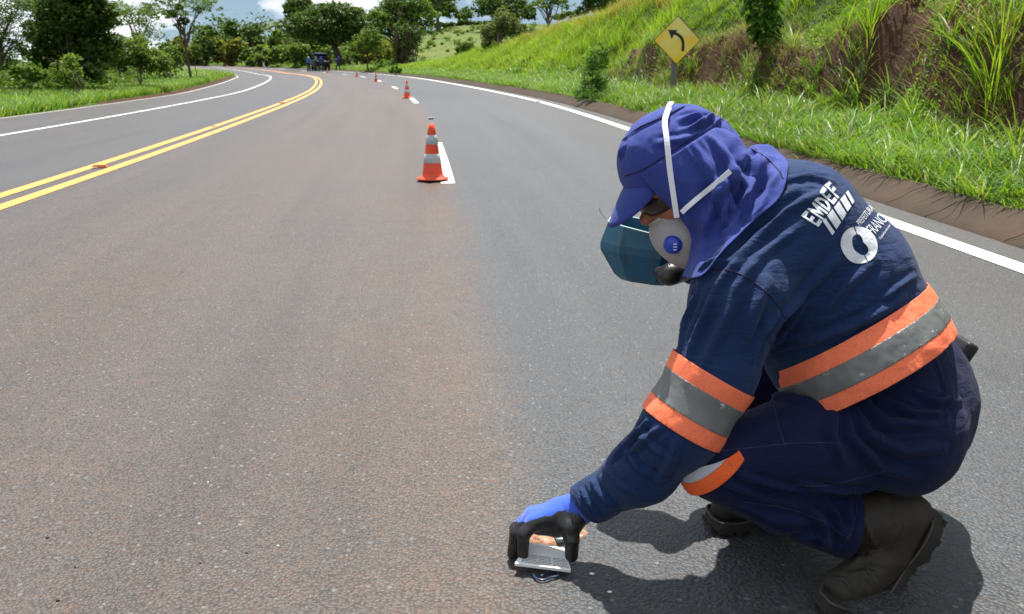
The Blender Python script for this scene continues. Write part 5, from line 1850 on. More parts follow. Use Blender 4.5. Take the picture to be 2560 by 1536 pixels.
# ------------------------------------------------------------------ marker being pressed down
M_LABEL = material('white_marker_plastic', (.86, .86, .84), .45)
M_INK = material('grey_print', (.05, .05, .07), .7)
q0 = [P(1286, 1408, 1.785), P(1428, 1425, 1.772), P(1414, 1370, 1.868), P(1321, 1357, 1.880)]
nf = unit(np.cross(q0[1] - q0[0], q0[3] - q0[0]))
if nf[2] < 0: nf = -nf
V8 = [p for p in q0] + [p - nf * .009 + A3(0, .003, 0) for p in q0]
mkr = tag(empty('road_marker', tuple(np.mean(q0, axis=0) - A3(0, 0, .03))), 'white square road marker gripped under the worker\'s gloved hand', 'road marker')
o = mesh_obj('marker_block', V8, [(0, 1, 2, 3), (7, 6, 5, 4), (0, 4, 5, 1), (1, 5, 6, 2), (2, 6, 7, 3), (3, 7, 4, 0)], M_LABEL, mkr)
md = o.modifiers.new('soft edge', 'BEVEL'); md.width = .002; md.segments = 2
m = MB()
rr = random.Random(4)
for col_ in range(3):
    for ln in range(6):
        x0 = .10 + .29 * col_; x = x0; y0_ = .08 + .075 * ln
        while x < x0 + .25:
            w = rr.uniform(.012, .045)
            a = q0[0] + (q0[1] - q0[0]) * x + (q0[3] - q0[0]) * y0_ * .9 + (q0[2] - q0[3] - (q0[1] - q0[0])) * x * y0_
            e1 = unit(q0[1] - q0[0]) * w * .11; e2 = unit(q0[3] - q0[0]) * .0026
            z = nf * .0007
            m.add([a + z, a + e1 + z, a + e1 + e2 + z, a + e2 + z], [(0, 1, 2, 3)])
            x += w + .012
ptx = m.obj('printed_text', M_INK, mkr)
ptx['kind'] = 'stuff'
# ------------------------------------------------------------------ grass and ground cover
def blades(name, pos, nrm, h, w, mat, label, cat='grass', lean=.5, droop=.6, seg=3, azim=None, kind='stuff'):
    """pos n x 3 roots; h, w arrays; one mesh of bent blades"""
    n = len(pos)
    az = RNG.uniform(0, 2 * np.pi, n) if azim is None else azim
    d = np.stack([np.cos(az), np.sin(az), np.zeros(n)], 1)
    sd = np.stack([-np.sin(az), np.cos(az), np.zeros(n)], 1)
    tw = RNG.normal(0, .5, n)
    sd = sd * np.cos(tw)[:, None] + d * np.sin(tw)[:, None]
    L = RNG.uniform(.1, 1, n) * lean; D = RNG.uniform(.3, 1, n) * droop
    V = np.empty((n, 2 * seg + 1, 3)); 
    for k in range(seg + 1):
        t = k / seg
        c = pos + h[:, None] * (d * (L * t + D * t * t * .8)[:, None] + np.array([0, 0, 1.0]) * (t * (1 - D * t * t * .55))[:, None])
        ww = w * (1 - t ** 1.6) * .5
        if k < seg:
            V[:, 2 * k] = c - sd * ww[:, None]; V[:, 2 * k + 1] = c + sd * ww[:, None]
        else: V[:, 2 * seg] = c
    base = (np.arange(n) * (2 * seg + 1))[:, None]
    F = []
    for k in range(seg - 1):
        F.append(base + np.array([2 * k, 2 * k + 1, 2 * k + 3, 2 * k + 2]))
    k = seg - 1
    F3 = base + np.array([2 * k, 2 * k + 1, 2 * seg])
    me = bpy.data.meshes.new(name)
    Fq = np.concatenate(F)
    me.vertices.add(V.shape[0] * V.shape[1]); me.vertices.foreach_set('co', V.astype(np.float32).ravel())
    nl = Fq.size + F3.size
    me.loops.add(nl); me.loops.foreach_set('vertex_index', np.concatenate([Fq.ravel(), F3.ravel()]).astype(np.int32))
    me.polygons.add(len(Fq) + len(F3))
    ls = np.concatenate([np.arange(len(Fq)) * 4, Fq.size + np.arange(len(F3)) * 3]); lt = np.concatenate([np.full(len(Fq), 4), np.full(len(F3), 3)])
    me.polygons.foreach_set('loop_start', ls.astype(np.int32)); me.polygons.foreach_set('loop_total', lt.astype(np.int32))
    me.update(calc_edges=True); me.materials.append(mat)
    me.polygons.foreach_set('use_smooth', np.ones(len(me.polygons), bool))
    o = bpy.data.objects.new(name, me); COL.objects.link(o)
    tag(o, label, cat, None, kind)
    return o


def gpts(s, o):
    q = so_to_xyz(s, o); q[..., 2] += _gz(s, o, q)
    return q


def clumped(n_cl, s0, s1, o0, o1, per, spread, dens=None, power=1.0):
    """roots of blades in tufts over a stretch of verge"""
    s = s0 + (s1 - s0) * RNG.random(n_cl) ** power; o = RNG.uniform(o0, o1, n_cl)
    if dens is not None:
        k = RNG.random(n_cl) < dens(s, o); s, o = s[k], o[k]
    m = RNG.poisson(per, len(s)) + 2
    idx = np.repeat(np.arange(len(s)), m)
    rr = np.abs(RNG.normal(0, spread, len(idx))); aa = RNG.uniform(0, 2 * np.pi, len(idx))
    S = s[idx] + rr * np.cos(aa); O = o[idx] + rr * np.sin(aa)
    th = np.interp(S, SS, _th)
    # blades lean away from the middle of their tuft; azimuth in world terms
    ux, uy = np.cos(th), np.sin(th)        # across the road
    vx, vy = -np.sin(th), np.cos(th)       # along it
    az = np.arctan2(np.cos(aa) * vy + np.sin(aa) * uy, np.cos(aa) * vx + np.sin(aa) * ux) + RNG.normal(0, .5, len(idx))
    return S, O, az, idx, RNG.random(len(s))[idx]


def cut_here(s, o):
    """1 where the bank is bare earth"""
    cut = np.interp(s, [-40, 17, 24, 30, 60, 330], [1, 1, .8, .35, .15, 0])
    m = cut * np.exp(-((o - 9.2) / .62) ** 2)
    return np.clip(m * 1.25 + .6 * fbm(s * .55, o * .9, 21.0) * (m > .05), 0, 1)


def grass_field(name, label, n_cl, s0, s1, o0, o1, per, spread, h, w, mat, dens=None, lean=.6, droop=.7, power=1.0, seg=3, cat='grass'):
    S, O, az, idx, rc = clumped(n_cl, s0, s1, o0, o1, per, spread, dens, power)
    if o0 > 0:
        k = O > O_KERB1 - .04; S, O, az, rc = S[k], O[k], az[k], rc[k]
    q = gpts(S, O); n = len(q)
    hh = h * (.55 + .75 * rc) * RNG.uniform(.6, 1.15, n); ww = w * RNG.uniform(.7, 1.3, n)
    q[:, 2] -= .01
    return blades(name, q, None, hh, ww, mat, label, cat, lean, droop, seg, az)

bare = lambda s, o: 1 - .93 * cut_here(s, o)
patchy = lambda s, o: bare(s, o) * np.clip(.62 + .55 * fbm(s * .7, o * .9, 12.0), .12, 1)
grass_field('verge_grass', 'bright green broad-bladed grass on the verge beside the kerb', 4300, 3, 34, 7.10, 9.1, 22, .065, .27, .014, M_GRASS, patchy, .85, .95, 1.5)
grass_field('verge_grass', 'long arching blades rising out of the near verge', 420, 4, 34, 7.25, 9.2, 22, .07, .44, .018, M_GRASS, None, .8, 1.0, 1.4, 4)
grass_field('verge_grass', 'bright green grass on the verge farther along the kerb', 5200, 34, 95, 7.2, 9.4, 9, .12, .30, .03, M_GRASS, None, .7, .8, 1.3)
grass_field('verge_grass', 'green grass strip at the far outside of the bend', 5200, 95, 290, 7.1, 13, 7, .25, .45, .07, M_GRASS, None, .7, .8, 1.0)
grass_field('bank_grass', 'short light green growth covering the upper bank', 7000, 2, 40, 9.4, 13.6, 20, .09, .19, .013, M_WEED, lambda s, o: bare(s, o) * np.clip(.75 + .5 * fbm(s * .8, o, 3.3), .1, 1), .9, .8, 1.5)
grass_field('bank_grass', 'light green growth on the bank beyond the sign', 7500, 38, 105, 9.0, 14.5, 9, .16, .38, .035, M_TALL, None, .7, .7, 1.25)
grass_field('bank_grass', 'low green growth on the foot of the bank', 3200, 2, 34, 8.7, 10.3, 11, .05, .13, .011, M_WEED, lambda s, o: np.clip(.25 + .6 * fbm(s * 1.1, o * 1.6, 5.5), 0, .8), .9, .8, 1.4)
grass_field('tall_grass', 'tall upright grass tufts on the crown of the bank', 420, 6, 44, 10.6, 13.8, 46, .09, .72, .014, M_TALL, lambda s, o: np.clip(.35 + .8 * fbm(s * .4, o * .5, 8.0), .05, 1), .45, .75, 1.2)
grass_field('tall_grass', 'tall light grass on the bank slope left of the sign', 900, 24, 75, 9.4, 13.8, 26, .14, .62, .020, M_TALL, None, .4, .6, 1.2)
grass_field('straw_grass', 'yellowing seed grass along the top of the bank', 2600, 14, 62, 11.5, 16.5, 34, .14, .62, .016, M_STRAW, lambda s, o: np.clip(.65 + .8 * fbm(s * .15, o * .3, 2.0), .0, 1), .35, .4, 1.1)
grass_field('bank_grass', 'green growth on the flat land behind the bank', 3200, 2, 95, 13.2, 24, 12, .3, .42, .04, M_TALL, None, .6, .6, 1.2)
grass_field('dry_roots', 'dry roots and dead stalks hanging over the bare red cut', 3000, 3, 32, 8.75, 10.6, 18, .12, .30, .0065, M_DRY, lambda s, o: np.clip(cut_here(s, o) * 1.3, .12, 1) * np.clip(.55 + .9 * fbm(s * .7, o, 44.0), 0, 1), 1.3, 1.5, 1.4, cat='dead grass')
grass_field('dry_roots', 'dead straw lying among the verge grass', 420, 4, 22, 7.25, 9.0, 14, .08, .14, .005, M_DRY, None, 1.6, 1.2, 1.4, cat='dead grass')
grass_field('kerb_grass', 'grass blades spilling over the crown of the kerb', 1300, 3, 40, 7.04, 7.27, 12, .05, .14, .013, M_GRASS, lambda s, o: np.clip(.5 + .9 * fbm(s * 1.1, 0 * o, 50.0), 0, 1), 1.0, 1.1, 1.3)
# left side of the road
gut = lambda s, o: np.clip((-o - 6.15 - np.interp(s, [-40, 26, 36, 84, 92, 330], [0, 0, .55, .75, .1, 0])) / .12, 0, 1)
grass_field('inner_verge_grass', 'lush green grass on the inside of the bend', 9000, 12, 60, -11.5, -6.15, 12, .12, .34, .026, M_GRASS, gut, .6, .7, 1.0)
grass_field('inner_verge_grass', 'lush green grass around the far end of the inside verge', 5200, 58, 120, -13, -6.15, 8, .2, .40, .045, M_GRASS, gut, .6, .7, 1.0)
grass_field('inner_verge_grass', 'taller green grass behind the inside verge', 2600, 14, 90, -20, -11, 14, .25, .55, .045, M_TALL, None, .5, .6, 1.0)
grass_field('pasture_grass', 'rough pasture grass on the hill beyond the bend', 4500, 80, 260, 12, 90, 10, .5, .20, .05, M_LEAF_OLIVE, None, .6, .5, .8)


# ------------------------------------------------------------------ leaves, shrubs, trees
def leaf_mesh(name, C, size, mat, parent, up=.35, shape=1.7, bend=True, normal=None):
    """C: n x 3 leaf centres; each leaf a small folded diamond"""
    n = len(C)
    a = RNG.normal(size=(n, 3)); a[:, 2] *= .6
    a /= np.linalg.norm(a, axis=1)[:, None]
    nn = RNG.normal(size=(n, 3)) + np.array([0, 0, up * 3]) + (0 if normal is None else normal * 1.2)
    b = np.cross(nn, a); b /= np.linalg.norm(b, axis=1)[:, None] + 1e-9
    up_ = np.cross(a, b)
    s = size * RNG.uniform(.6, 1.35, n)
    L = s[:, None]; W = (s / shape)[:, None]
    V = np.stack([C - a * L * .5, C + b * W * .5 - up_ * W * .12, C + a * L * .5 - up_ * L * .1, C - b * W * .5 - up_ * W * .12], 1)
    F = (np.arange(n) * 4)[:, None] + np.array([0, 1, 2, 3])
    return mesh_obj(name, V.reshape(-1, 3), F, mat, parent)


def crown_points(blobs, n, clump=.22, tight=.5, seedy=0):
    """blobs: (centre, radii); leaves gathered in clumps near the blob skins"""
    vol = np.array([r[0] * r[1] * r[2] for _, r in blobs]) ** .8; vol /= vol.sum()
    nc = max(6, n // 26)
    bi = RNG.choice(len(blobs), nc, p=vol)
    d = RNG.normal(size=(nc, 3)); d /= np.linalg.norm(d, axis=1)[:, None]
    rr = RNG.uniform(.25, 1, nc) ** tight
    c = np.array([blobs[i][0] for i in bi]); r = np.array([blobs[i][1] for i in bi])
    cc = c + d * r * rr[:, None]
    k = RNG.integers(0, nc, n)
    cr = (r.mean(1) * clump * RNG.uniform(.6, 1.5, nc))[k]
    off = RNG.normal(size=(n, 3)) * cr[:, None] * np.array([1, 1, .6]) * .6
    return cc[k] + off, d[k], cc


def limb(mb, a, b, r0, r1, wob=.08, n=5, sides=6):
    a = np.array(a, float); b = np.array(b, float); L = np.linalg.norm(b - a)
    pts = [a + (b - a) * t + RNG.normal(size=3) * wob * L * math.sin(math.pi * t) * .5 for t in np.linspace(0, 1, n)]
    mb.tube(pts, list(np.linspace(r0, r1, n)), sides, cap=False)
    return pts


def tree(name, label, cat, base, blobs, n, leaf, mat, trunk=.18, stems=1, bark=None, branches=10, clump=.22, tight=.5, group=None, fork=.35, up=.35, shape=1.7, lean=None, kind=None):
    base = np.array(base, float)
    root = tag(empty(name, base), label, cat, group, kind)
    C, nr, cc = crown_points(blobs, n, clump, tight)
    mb = MB()
    low = min(c[2] - r[2] * .4 for c, r in blobs)
    mid = np.mean([c for c, _ in blobs], axis=0)
    for k in range(stems):
        b0 = base + A3(RNG.normal(0, trunk * 1.5 * (stems > 1)), RNG.normal(0, trunk * 1.5 * (stems > 1)), -.1)
        top = np.array([*(base[:2] + (mid[:2] - base[:2]) * .5), base[2] + (low - base[2]) * .75 + fork * .5]) + (RNG.normal(0, .25, 3) * (stems > 1))
        if lean is not None: top = np.array(lean, float)
        pts = limb(mb, b0, top, trunk, trunk * .62, .06, 6, 8)
        for j in range(branches // stems):
            tgt = cc[RNG.integers(len(cc))]
            st = pts[-1 - (j % 2)]
            m = st + (tgt - st) * .5 + A3(0, 0, .12 * np.linalg.norm(tgt - st))
            q = limb(mb, st, m, trunk * .42, trunk * .25, .08, 4, 6)
            limb(mb, q[-1], tgt, trunk * .25, trunk * .07, .10, 4, 5)
    mb.obj('trunk', bark or M_BARK, root, True)
    cr = leaf_mesh('crown', C, leaf, mat, root, up, shape, normal=nr)
    return root


def blob(px, py, rx, ry, y, ry_depth=None):
    """ball of foliage seen at a photograph point, radii given in photograph pixels"""
    k = (y * _C + .5 * _S) / FPX
    return (P(px, py, y), A3(rx * k, (ry_depth or (rx + ry) * .5) * k, ry * k))


def place_tree(name, label, cat, px, y, blobs, **kw):
    g0 = at_ground(px, y)
    return tree(name, label, cat, g0, [blob(*b_, y + (RNG.uniform(-.04, .04) * y if len(blobs) > 1 else 0)) for b_ in blobs], **kw)

# inside of the bend, left
place_tree('tree', 'dark feathery tree cut by the left edge of the photograph', 'tree', -30, 33, [(-10, 20, 80, 40), (10, 95, 50, 45), (-20, 150, 60, 30), (60, 10, 30, 18)], n=9000, leaf=.10, mat=M_LEAF_DARK, trunk=.13, shape=2.6, clump=.35)
place_tree('tree', 'large dark broad-leaved tree at left, the densest crown', 'tree', 190, 40, [(180, 30, 95, 60), (130, 95, 70, 60), (225, 105, 75, 60), (175, 150, 90, 40), (250, 40, 45, 45), (120, 20, 40, 40), (185, -30, 80, 40), (215, 175, 60, 22), (80, 135, 28, 24)], n=34000, leaf=.17, mat=M_LEAF_DARK, trunk=.2, branches=14, clump=.20)
place_tree('tree', 'thin feathery tree with open sprays right of the dark tree', 'tree', 352, 52, [(330, 40, 45, 25), (390, 75, 38, 22), (345, 95, 30, 18), (295, 20, 30, 25), (375, 30, 35, 20)], n=4200, leaf=.13, mat=M_LEAF_MID, trunk=.08, branches=14, shape=2.6, clump=.34)
place_tree('shrub', 'light green bush in front of the feathery tree at left', 'bush', 350, 44, [(330, 130, 50, 38), (375, 150, 50, 30), (300, 150, 30, 30), (410, 165, 25, 18), (340, 100, 22, 16)], n=9000, leaf=.12, mat=M_LEAF_LIGHT, trunk=.04, stems=3, branches=9)
place_tree('shrub', 'pale young plant with large leaves before the dark tree', 'bush', 175, 33, [(178, 150, 16, 26), (150, 175, 24, 18), (172, 185, 30, 18)], n=900, leaf=.14, mat=M_LEAF_LIGHT, trunk=.02, stems=3, branches=6, clump=.5)
place_tree('shrub', 'dull green low bush at the lower left', 'bush', 65, 31, [(60, 180, 34, 18), (90, 190, 30, 14)], n=2200, leaf=.11, mat=M_LEAF_MID, trunk=.02, stems=3, branches=6)
place_tree('shrub', 'round green bush at the right end of the left thicket', 'bush', 425, 60, [(430, 140, 24, 26), (415, 120, 20, 20), (400, 160, 20, 14)], n=3000, leaf=.16, mat=M_LEAF_MID, trunk=.05, stems=2, branches=6)
# umbrella tree at the far end of the inside verge
ub = at_ground(478, 62)
ut = tree('umbrella_tree', 'slender flat-topped tree leaning at the tip of the inside verge', 'tree', ub,
     [blob(455, 22, 70, 16, 62), blob(520, 18, 42, 15, 62), blob(400, 35, 32, 14, 61), blob(430, -8, 55, 14, 62), blob(500, -2, 55, 14, 63), blob(530, 45, 18, 8, 62), blob(385, 10, 30, 10, 62), blob(440, 62, 24, 8, 62)],
     n=4200, leaf=.15, mat=M_LEAF_MID, trunk=.10, branches=18, shape=2.4, clump=.20, lean=P(462, 95, 62))
for (a, c, r_) in ((432, 35, 10), (447, 18, 9), (463, 50, 12)):
    C, nr, _ = crown_points([blob(a, c, r_, r_ * .9, 62)], 500, .5, .9)
    leaf_mesh('epiphyte_clump', C, .15, M_LEAF_DARK, ut)['kind'] = 'stuff'
place_tree('shrub', 'thin dark sapling beside the trunk of the umbrella tree', 'bush', 490, 64, [(492, 130, 12, 20), (486, 118, 12, 10)], n=900, leaf=.14, mat=M_LEAF_DARK, trunk=.03, branches=5)

# tree line beyond the bend
BG = [('tall_bush', 'yellow-green bamboo-like thicket at the left end of the tree line', 'bush', 455, 175, [(450, 125, 26, 34), (480, 140, 24, 24)], M_LEAF_YELLOW, 3000),
      ('tall_bush', 'dark rounded bush between two yellow-green thickets', 'bush', 510, 170, [(510, 115, 24, 34), (520, 85, 22, 20), (505, 150, 26, 20)], M_LEAF_DARK, 3600),
      ('tall_bush', 'yellow-green thicket under the dark crowns of the tree line', 'bush', 560, 165, [(555, 125, 30, 30), (580, 140, 26, 24), (595, 115, 20, 24)], M_LEAF_YELLOW, 3600),
      ('tree', 'small dark tree sticking up left of the tall pale stem', 'tree', 585, 185, [(580, 75, 20, 20), (600, 90, 16, 18), (578, 110, 14, 20)], M_LEAF_DARK, 2600),
      ('tree', 'narrow dark green tree with a square outline in the tree line', 'tree', 632, 165, [(632, 80, 22, 22), (640, 110, 26, 26), (625, 140, 22, 22)], M_LEAF_DARK, 4200),
      ('tall_bush', 'round light green bush at the foot of the tree line', 'bush', 662, 150, [(660, 135, 24, 22), (650, 150, 26, 16)], M_LEAF_LIGHT, 2800),
      ('tall_bush', 'light green bushes below the palm', 'bush', 700, 160, [(690, 100, 20, 24), (715, 110, 26, 26), (700, 135, 30, 22)], M_LEAF_MID, 4200),
      ('tall_bush', 'pale green bush left of the parked truck', 'bush', 735, 145, [(730, 135, 24, 20), (750, 128, 26, 20), (770, 140, 24, 18)], M_LEAF_LIGHT, 3800),
      ('tree', 'high dark dome rising behind the wide spreading tree', 'tree', 748, 190, [(748, 18, 36, 22), (735, 35, 26, 16)], M_LEAF_DARK, 3600),
      ('tall_bush', 'dark shrub mass behind the truck', 'bush', 790, 150, [(790, 100, 40, 30), (760, 105, 30, 24), (820, 115, 30, 26)], M_LEAF_DARK, 4800),
      ('tall_bush', 'mid green bush filling the gap beside the umbrella tree', 'bush', 425, 120, [(425, 145, 20, 20), (405, 150, 20, 16)], M_LEAF_MID, 2600)]
for nm, lb_, ct, px, y, bl, mt, n in BG:
    place_tree(nm, lb_, ct, px, y, bl, n=n, leaf=.0035 * y, mat=mt, trunk=.22, branches=7)
place_tree('spreading_tree', 'wide spreading tree behind the parked truck', 'tree', 858, 132, [(800, 60, 75, 34), (870, 60, 50, 40), (760, 70, 48, 30), (840, 30, 65, 24), (895, 55, 32, 38), (725, 65, 28, 22), (820, 90, 60, 22), (790, 28, 40, 16)], n=20000, leaf=.34, mat=M_LEAF_DARK, trunk=.30, stems=3, branches=18)
# creeper-clad tree
cx = place_tree('creeper_tree', 'tall tree with a thick creeper-covered trunk right of the truck', 'tree', 1012, 100, [(985, 40, 60, 32), (1050, 45, 42, 36), (945, 60, 32, 34), (1010, 10, 60, 24), (1000, 75, 40, 22), (1070, 80, 26, 12), (930, 90, 26, 22)], n=17000, leaf=.26, mat=M_LEAF_MID, trunk=.34, stems=3, branches=16)
C, nr, _ = crown_points([blob(1012, 105, 30, 40, 100), blob(1008, 142, 24, 26, 100), blob(1025, 85, 34, 24, 100)], 5200, .24, .5)
leaf_mesh('creeper', C, .24, M_LEAF_DARK, cx)
m = MB()
for k in range(26):
    x = RNG.uniform(985, 1042)
    t0 = P(x + RNG.normal(0, 6), RNG.uniform(60, 90), 99 + RNG.uniform(-1, 1)); g1 = at_ground(x, 99)
    limb(m, t0, g1 + A3(0, 0, RNG.uniform(0, 1.5)), .035, .05, .05, 4, 4)
o = m.obj('hanging_stem', M_BARK, cx); o['kind'] = 'stuff'
place_tree('young_tree', 'thin young tree with a light open crown left of the creeper tree', 'tree', 919, 100, [(920, 105, 36, 24), (945, 120, 26, 18), (895, 125, 22, 16), (925, 85, 28, 14)], n=3000, leaf=.22, mat=M_LEAF_LIGHT, trunk=.09, branches=12)
place_tree('young_tree', 'small dark sapling under the spreading tree', 'tree', 880, 112, [(872, 148, 14, 12), (888, 138, 12, 10)], n=900, leaf=.25, mat=M_LEAF_DARK, trunk=.07, branches=6)
# palm
pb_ = at_ground(690, 185); pt_ = P(690, 66, 185)
pr = tag(empty('palm_tree', pb_), 'grey-green palm rising above the distant bushes', 'palm')
MB().tube([pb_, (pb_ + pt_) / 2 + A3(.2, 0, 0), pt_], [.3, .24, .2], 8).obj('trunk', M_BARK_PALE, pr, True)
for k in range(16):
    az = 2 * math.pi * k / 16 + RNG.uniform(-.2, .2); el = RNG.uniform(-.2, 1.2); L = RNG.uniform(2.2, 3.2)
    m = MB(); pv = []
    for j in range(7):
        t = j / 6; r_ = L * t
        pv.append(pt_ + A3(math.cos(az) * math.cos(el) * r_, math.sin(az) * math.cos(el) * r_, math.sin(el) * r_ - 1.5 * t * t))
    sdv = A3(-math.sin(az), math.cos(az), 0)
    for j in range(6):
        w = .38 * math.sin(math.pi * (j + .6) / 7)
        for sg in (1, -1):
            m.add([pv[j], pv[j + 1], pv[j + 1] + sdv * w * sg - A3(0, 0, w * .5), pv[j] + sdv * w * sg - A3(0, 0, w * .5)], [(0, 1, 2, 3)])
    m.obj('frond', M_LEAF_OLIVE, pr)
st = at_ground(605, 180)
o = MB().tube([st, P(604, 100, 180), P(608, 62, 180)], [.16, .13, .08], 6).obj('bare_trunk', M_BARK_PALE, None, True)
tag(o, 'bare pale stem standing in the distant tree line', 'dead tree')

# undergrowth filling the foot of the tree line and of the thicket at left
def thicket(name, label, spots, n, leaf, mat):
    spots = [q for q in spots if xy_to_so(*at_ground(q[0], q[1])[:2])[1] < -9.2 or xy_to_so(*at_ground(q[0], q[1])[:2])[1] > 9.5]
    C, nr, _ = crown_points([(at_ground(px, y) + A3(0, 0, h * .45), A3(w * 1.2, w, h * .6)) for px, y, w, h in spots], n, .35, .6)
    tag(leaf_mesh(name, C, leaf, mat, None), label, 'undergrowth', None, 'stuff')
thicket('undergrowth', 'mixed green undergrowth along the foot of the distant tree line', [(px, 150 + 30 * RNG.random() - .02 * (px - 430), 3.6, RNG.uniform(2.5, 5)) for px in range(425, 960, 16)], 15000, .55, M_LEAF_MID)
thicket('undergrowth', 'yellow-green bushes along the far side of the bend', [(px, 140 + 25 * RNG.random() - .02 * (px - 430), 2.6, RNG.uniform(1.6, 3.4)) for px in list(range(435, 780, 26)) + [940, 965]], 6500, .5, M_LEAF_YELLOW)
thicket('undergrowth', 'darker growth behind the distant bushes', [(px, 190 + 15 * RNG.random(), 4.6, RNG.uniform(5, 9)) for px in range(500, 900, 20)], 12000, .7, M_LEAF_DARK)
thicket('undergrowth', 'tangled green undergrowth below the dark tree at left', [(px, RNG.uniform(34, 50), 1.2, RNG.uniform(.7, 1.3)) for px in range(-40, 430, 16)], 12000, .14, M_LEAF_MID)
thicket('undergrowth', 'shaded bushes behind the dark tree at left', [(px, RNG.uniform(48, 66), 1.8, RNG.uniform(1.4, 2.4)) for px in range(60, 420, 18)], 9000, .2, M_LEAF_DARK)

# on the pasture hill
place_tree('tree', 'dark round-crowned tree on the crest of the pasture hill', 'tree', 1096, 190, [(1095, 5, 46, 30), (1120, 25, 26, 20), (1070, 28, 28, 16), (1095, -20, 40, 20)], n=7000, leaf=.55, mat=M_LEAF_DARK, trunk=.45, branches=10)
place_tree('tree', 'small rounded tree on the skyline right of the crest tree', 'tree', 1163, 215, [(1163, 34, 19, 15), (1150, 42, 14, 8)], n=1800, leaf=.5, mat=M_LEAF_MID, trunk=.25, branches=6)
place_tree('tree', 'dark dense tree on the hill behind the light bush', 'tree', 1235, 175, [(1225, 15, 42, 28), (1280, 20, 46, 30), (1320, 30, 24, 20), (1250, -10, 60, 20)], n=9000, leaf=.5, mat=M_LEAF_DARK, trunk=.4, branches=10)
place_tree('tree', 'slim tree with a bare forked trunk on the hilltop', 'tree', 1368, 120, [(1375, 5, 45, 14), (1345, 12, 24, 10), (1410, 12, 28, 10), (1370, -20, 60, 16)], n=3600, leaf=.26, mat=M_LEAF_MID, trunk=.2, branches=16, clump=.26)
place_tree('tree', 'dark tree behind the yellow grass at the top of the bank', 'tree', 1500, 90, [(1490, 10, 34, 22), (1530, 12, 36, 18), (1455, 28, 20, 12), (1500, -15, 50, 20)], n=6000, leaf=.24, mat=M_LEAF_DARK, trunk=.2, branches=10)
place_tree('tree', 'small grey-green tree low on the skyline behind the bank', 'tree', 1425, 110, [(1420, 38, 26, 9), (1395, 42, 16, 7)], n=1600, leaf=.26, mat=M_LEAF_MID, trunk=.1, branches=6)
place_tree('shrub', 'bushy light green shrub at the left end of the bank', 'bush', 1250, 66, [(1262, 55, 34, 26), (1235, 80, 34, 24), (1285, 75, 30, 24), (1225, 105, 24, 16), (1255, 30, 18, 14)], n=9500, leaf=.17, mat=M_LEAF_OLIVE, trunk=.06, stems=3, branches=9)
place_tree('shrub', 'dark round bush on the pasture slope', 'bush', 1166, 95, [(1165, 118, 18, 15), (1150, 124, 12, 9)], n=2200, leaf=.22, mat=M_LEAF_MID, trunk=.06, branches=6)
hb = []
for k in range(14):
    px = 1080 + k * 11
    hb.append(blob(px, 62 - .4 * k + RNG.normal(0, 1.5), 9, 6, 200))
C, nr, _ = crown_points(hb, 3600, .4, .6)
hd_ = leaf_mesh('hedgerow', C, .45, M_LEAF_DARK, None); tag(hd_, 'dark hedge line along the crest of the pasture', 'hedge', None, 'stuff')
CL = []
for k in range(150):
    px = RNG.uniform(930, 1340); yv = RNG.uniform(95, 190)
    g0 = at_ground(px, yv); r_ = RNG.uniform(.2, .6)
    CL.append(g0 + A3(0, 0, r_ * .6) + RNG.normal(size=(70, 3)) * r_ * .5 * A3(1, 1, .7))
o = leaf_mesh('pasture_weeds', np.concatenate(CL), .3, M_LEAF_MID, None)
tag(o, 'low scrubby weeds dotted over the pasture slope', 'weeds', None, 'stuff')

# plants of the near bank
def big_leaf_plant(name, label, px, y, top_py, n, leaf, mat, wpx, lean=0):
    """leafy sapling: stem with alternating broad leaves"""
    g0 = at_ground(px, y); tp = P(px + lean, top_py, y)
    root = tag(empty(name, g0), label, 'sapling')
    m = MB(); m.tube([g0, (g0 + tp) / 2 + A3(.05, 0, 0), tp], [.02, .015, .008], 6); m.obj('stem', M_BARK, root, True)
    k = (y * _C) / FPX
    t = RNG.uniform(.0, 1, n)
    C = g0 + (tp - g0) * t[:, None]
    ww = wpx * k * np.interp(t, [0, .25, .55, .85, 1], [.55, .8, 1, .95, .6])
    a = RNG.uniform(0, 2 * np.pi, n)
    C = C + np.stack([np.cos(a) * ww * RNG.uniform(.3, 1, n), np.sin(a) * ww * RNG.uniform(.3, 1, n), RNG.normal(0, .06, n)], 1)
    # broad heart leaves hanging
    d = np.stack([np.cos(a) * .6, np.sin(a) * .6, np.full(n, -.7)], 1) + RNG.normal(0, .25, (n, 3)); d /= np.linalg.norm(d, axis=1)[:, None]
    sd = np.cross(d, np.array([0, 0, 1.0])); sd /= np.linalg.norm(sd, axis=1)[:, None]
    up_ = np.cross(sd, d); s = leaf * RNG.uniform(.65, 1.3, n)
    pts = [(0, 0), (-.12, .42), (.18, .50), (.55, .36), (1, 0), (.55, -.36), (.18, -.50), (-.12, -.42)]
    V = np.stack([C + d * (s * u_)[:, None] + sd * (s * v_)[:, None] - up_ * (s * abs(v_) * .35)[:, None] * -1 for u_, v_ in pts], 1)
    b0 = (np.arange(n) * 8)[:, None]
    F = np.concatenate([b0 + np.array(f) for f in ((0, 1, 2, 4), (2, 3, 4, 4)[:3] + (4,), (0, 4, 6, 7), (4, 5, 6, 6)[:3] + (6,))]) if False else np.concatenate([b0 + np.array(f) for f in ((0, 1, 2, 3), (0, 3, 4, 5), (0, 5, 6, 7))])
    mesh_obj('foliage', V.reshape(-1, 3), F, mat, root)
    return root
_sy = on_ground(1903, 172)[1] + .1
big_leaf_plant('sapling', 'dark leafy sapling with heart-shaped leaves hanging over the bare bank', 1903, _sy, -60, 420, .125, M_LEAF_BROAD, 50, -5)
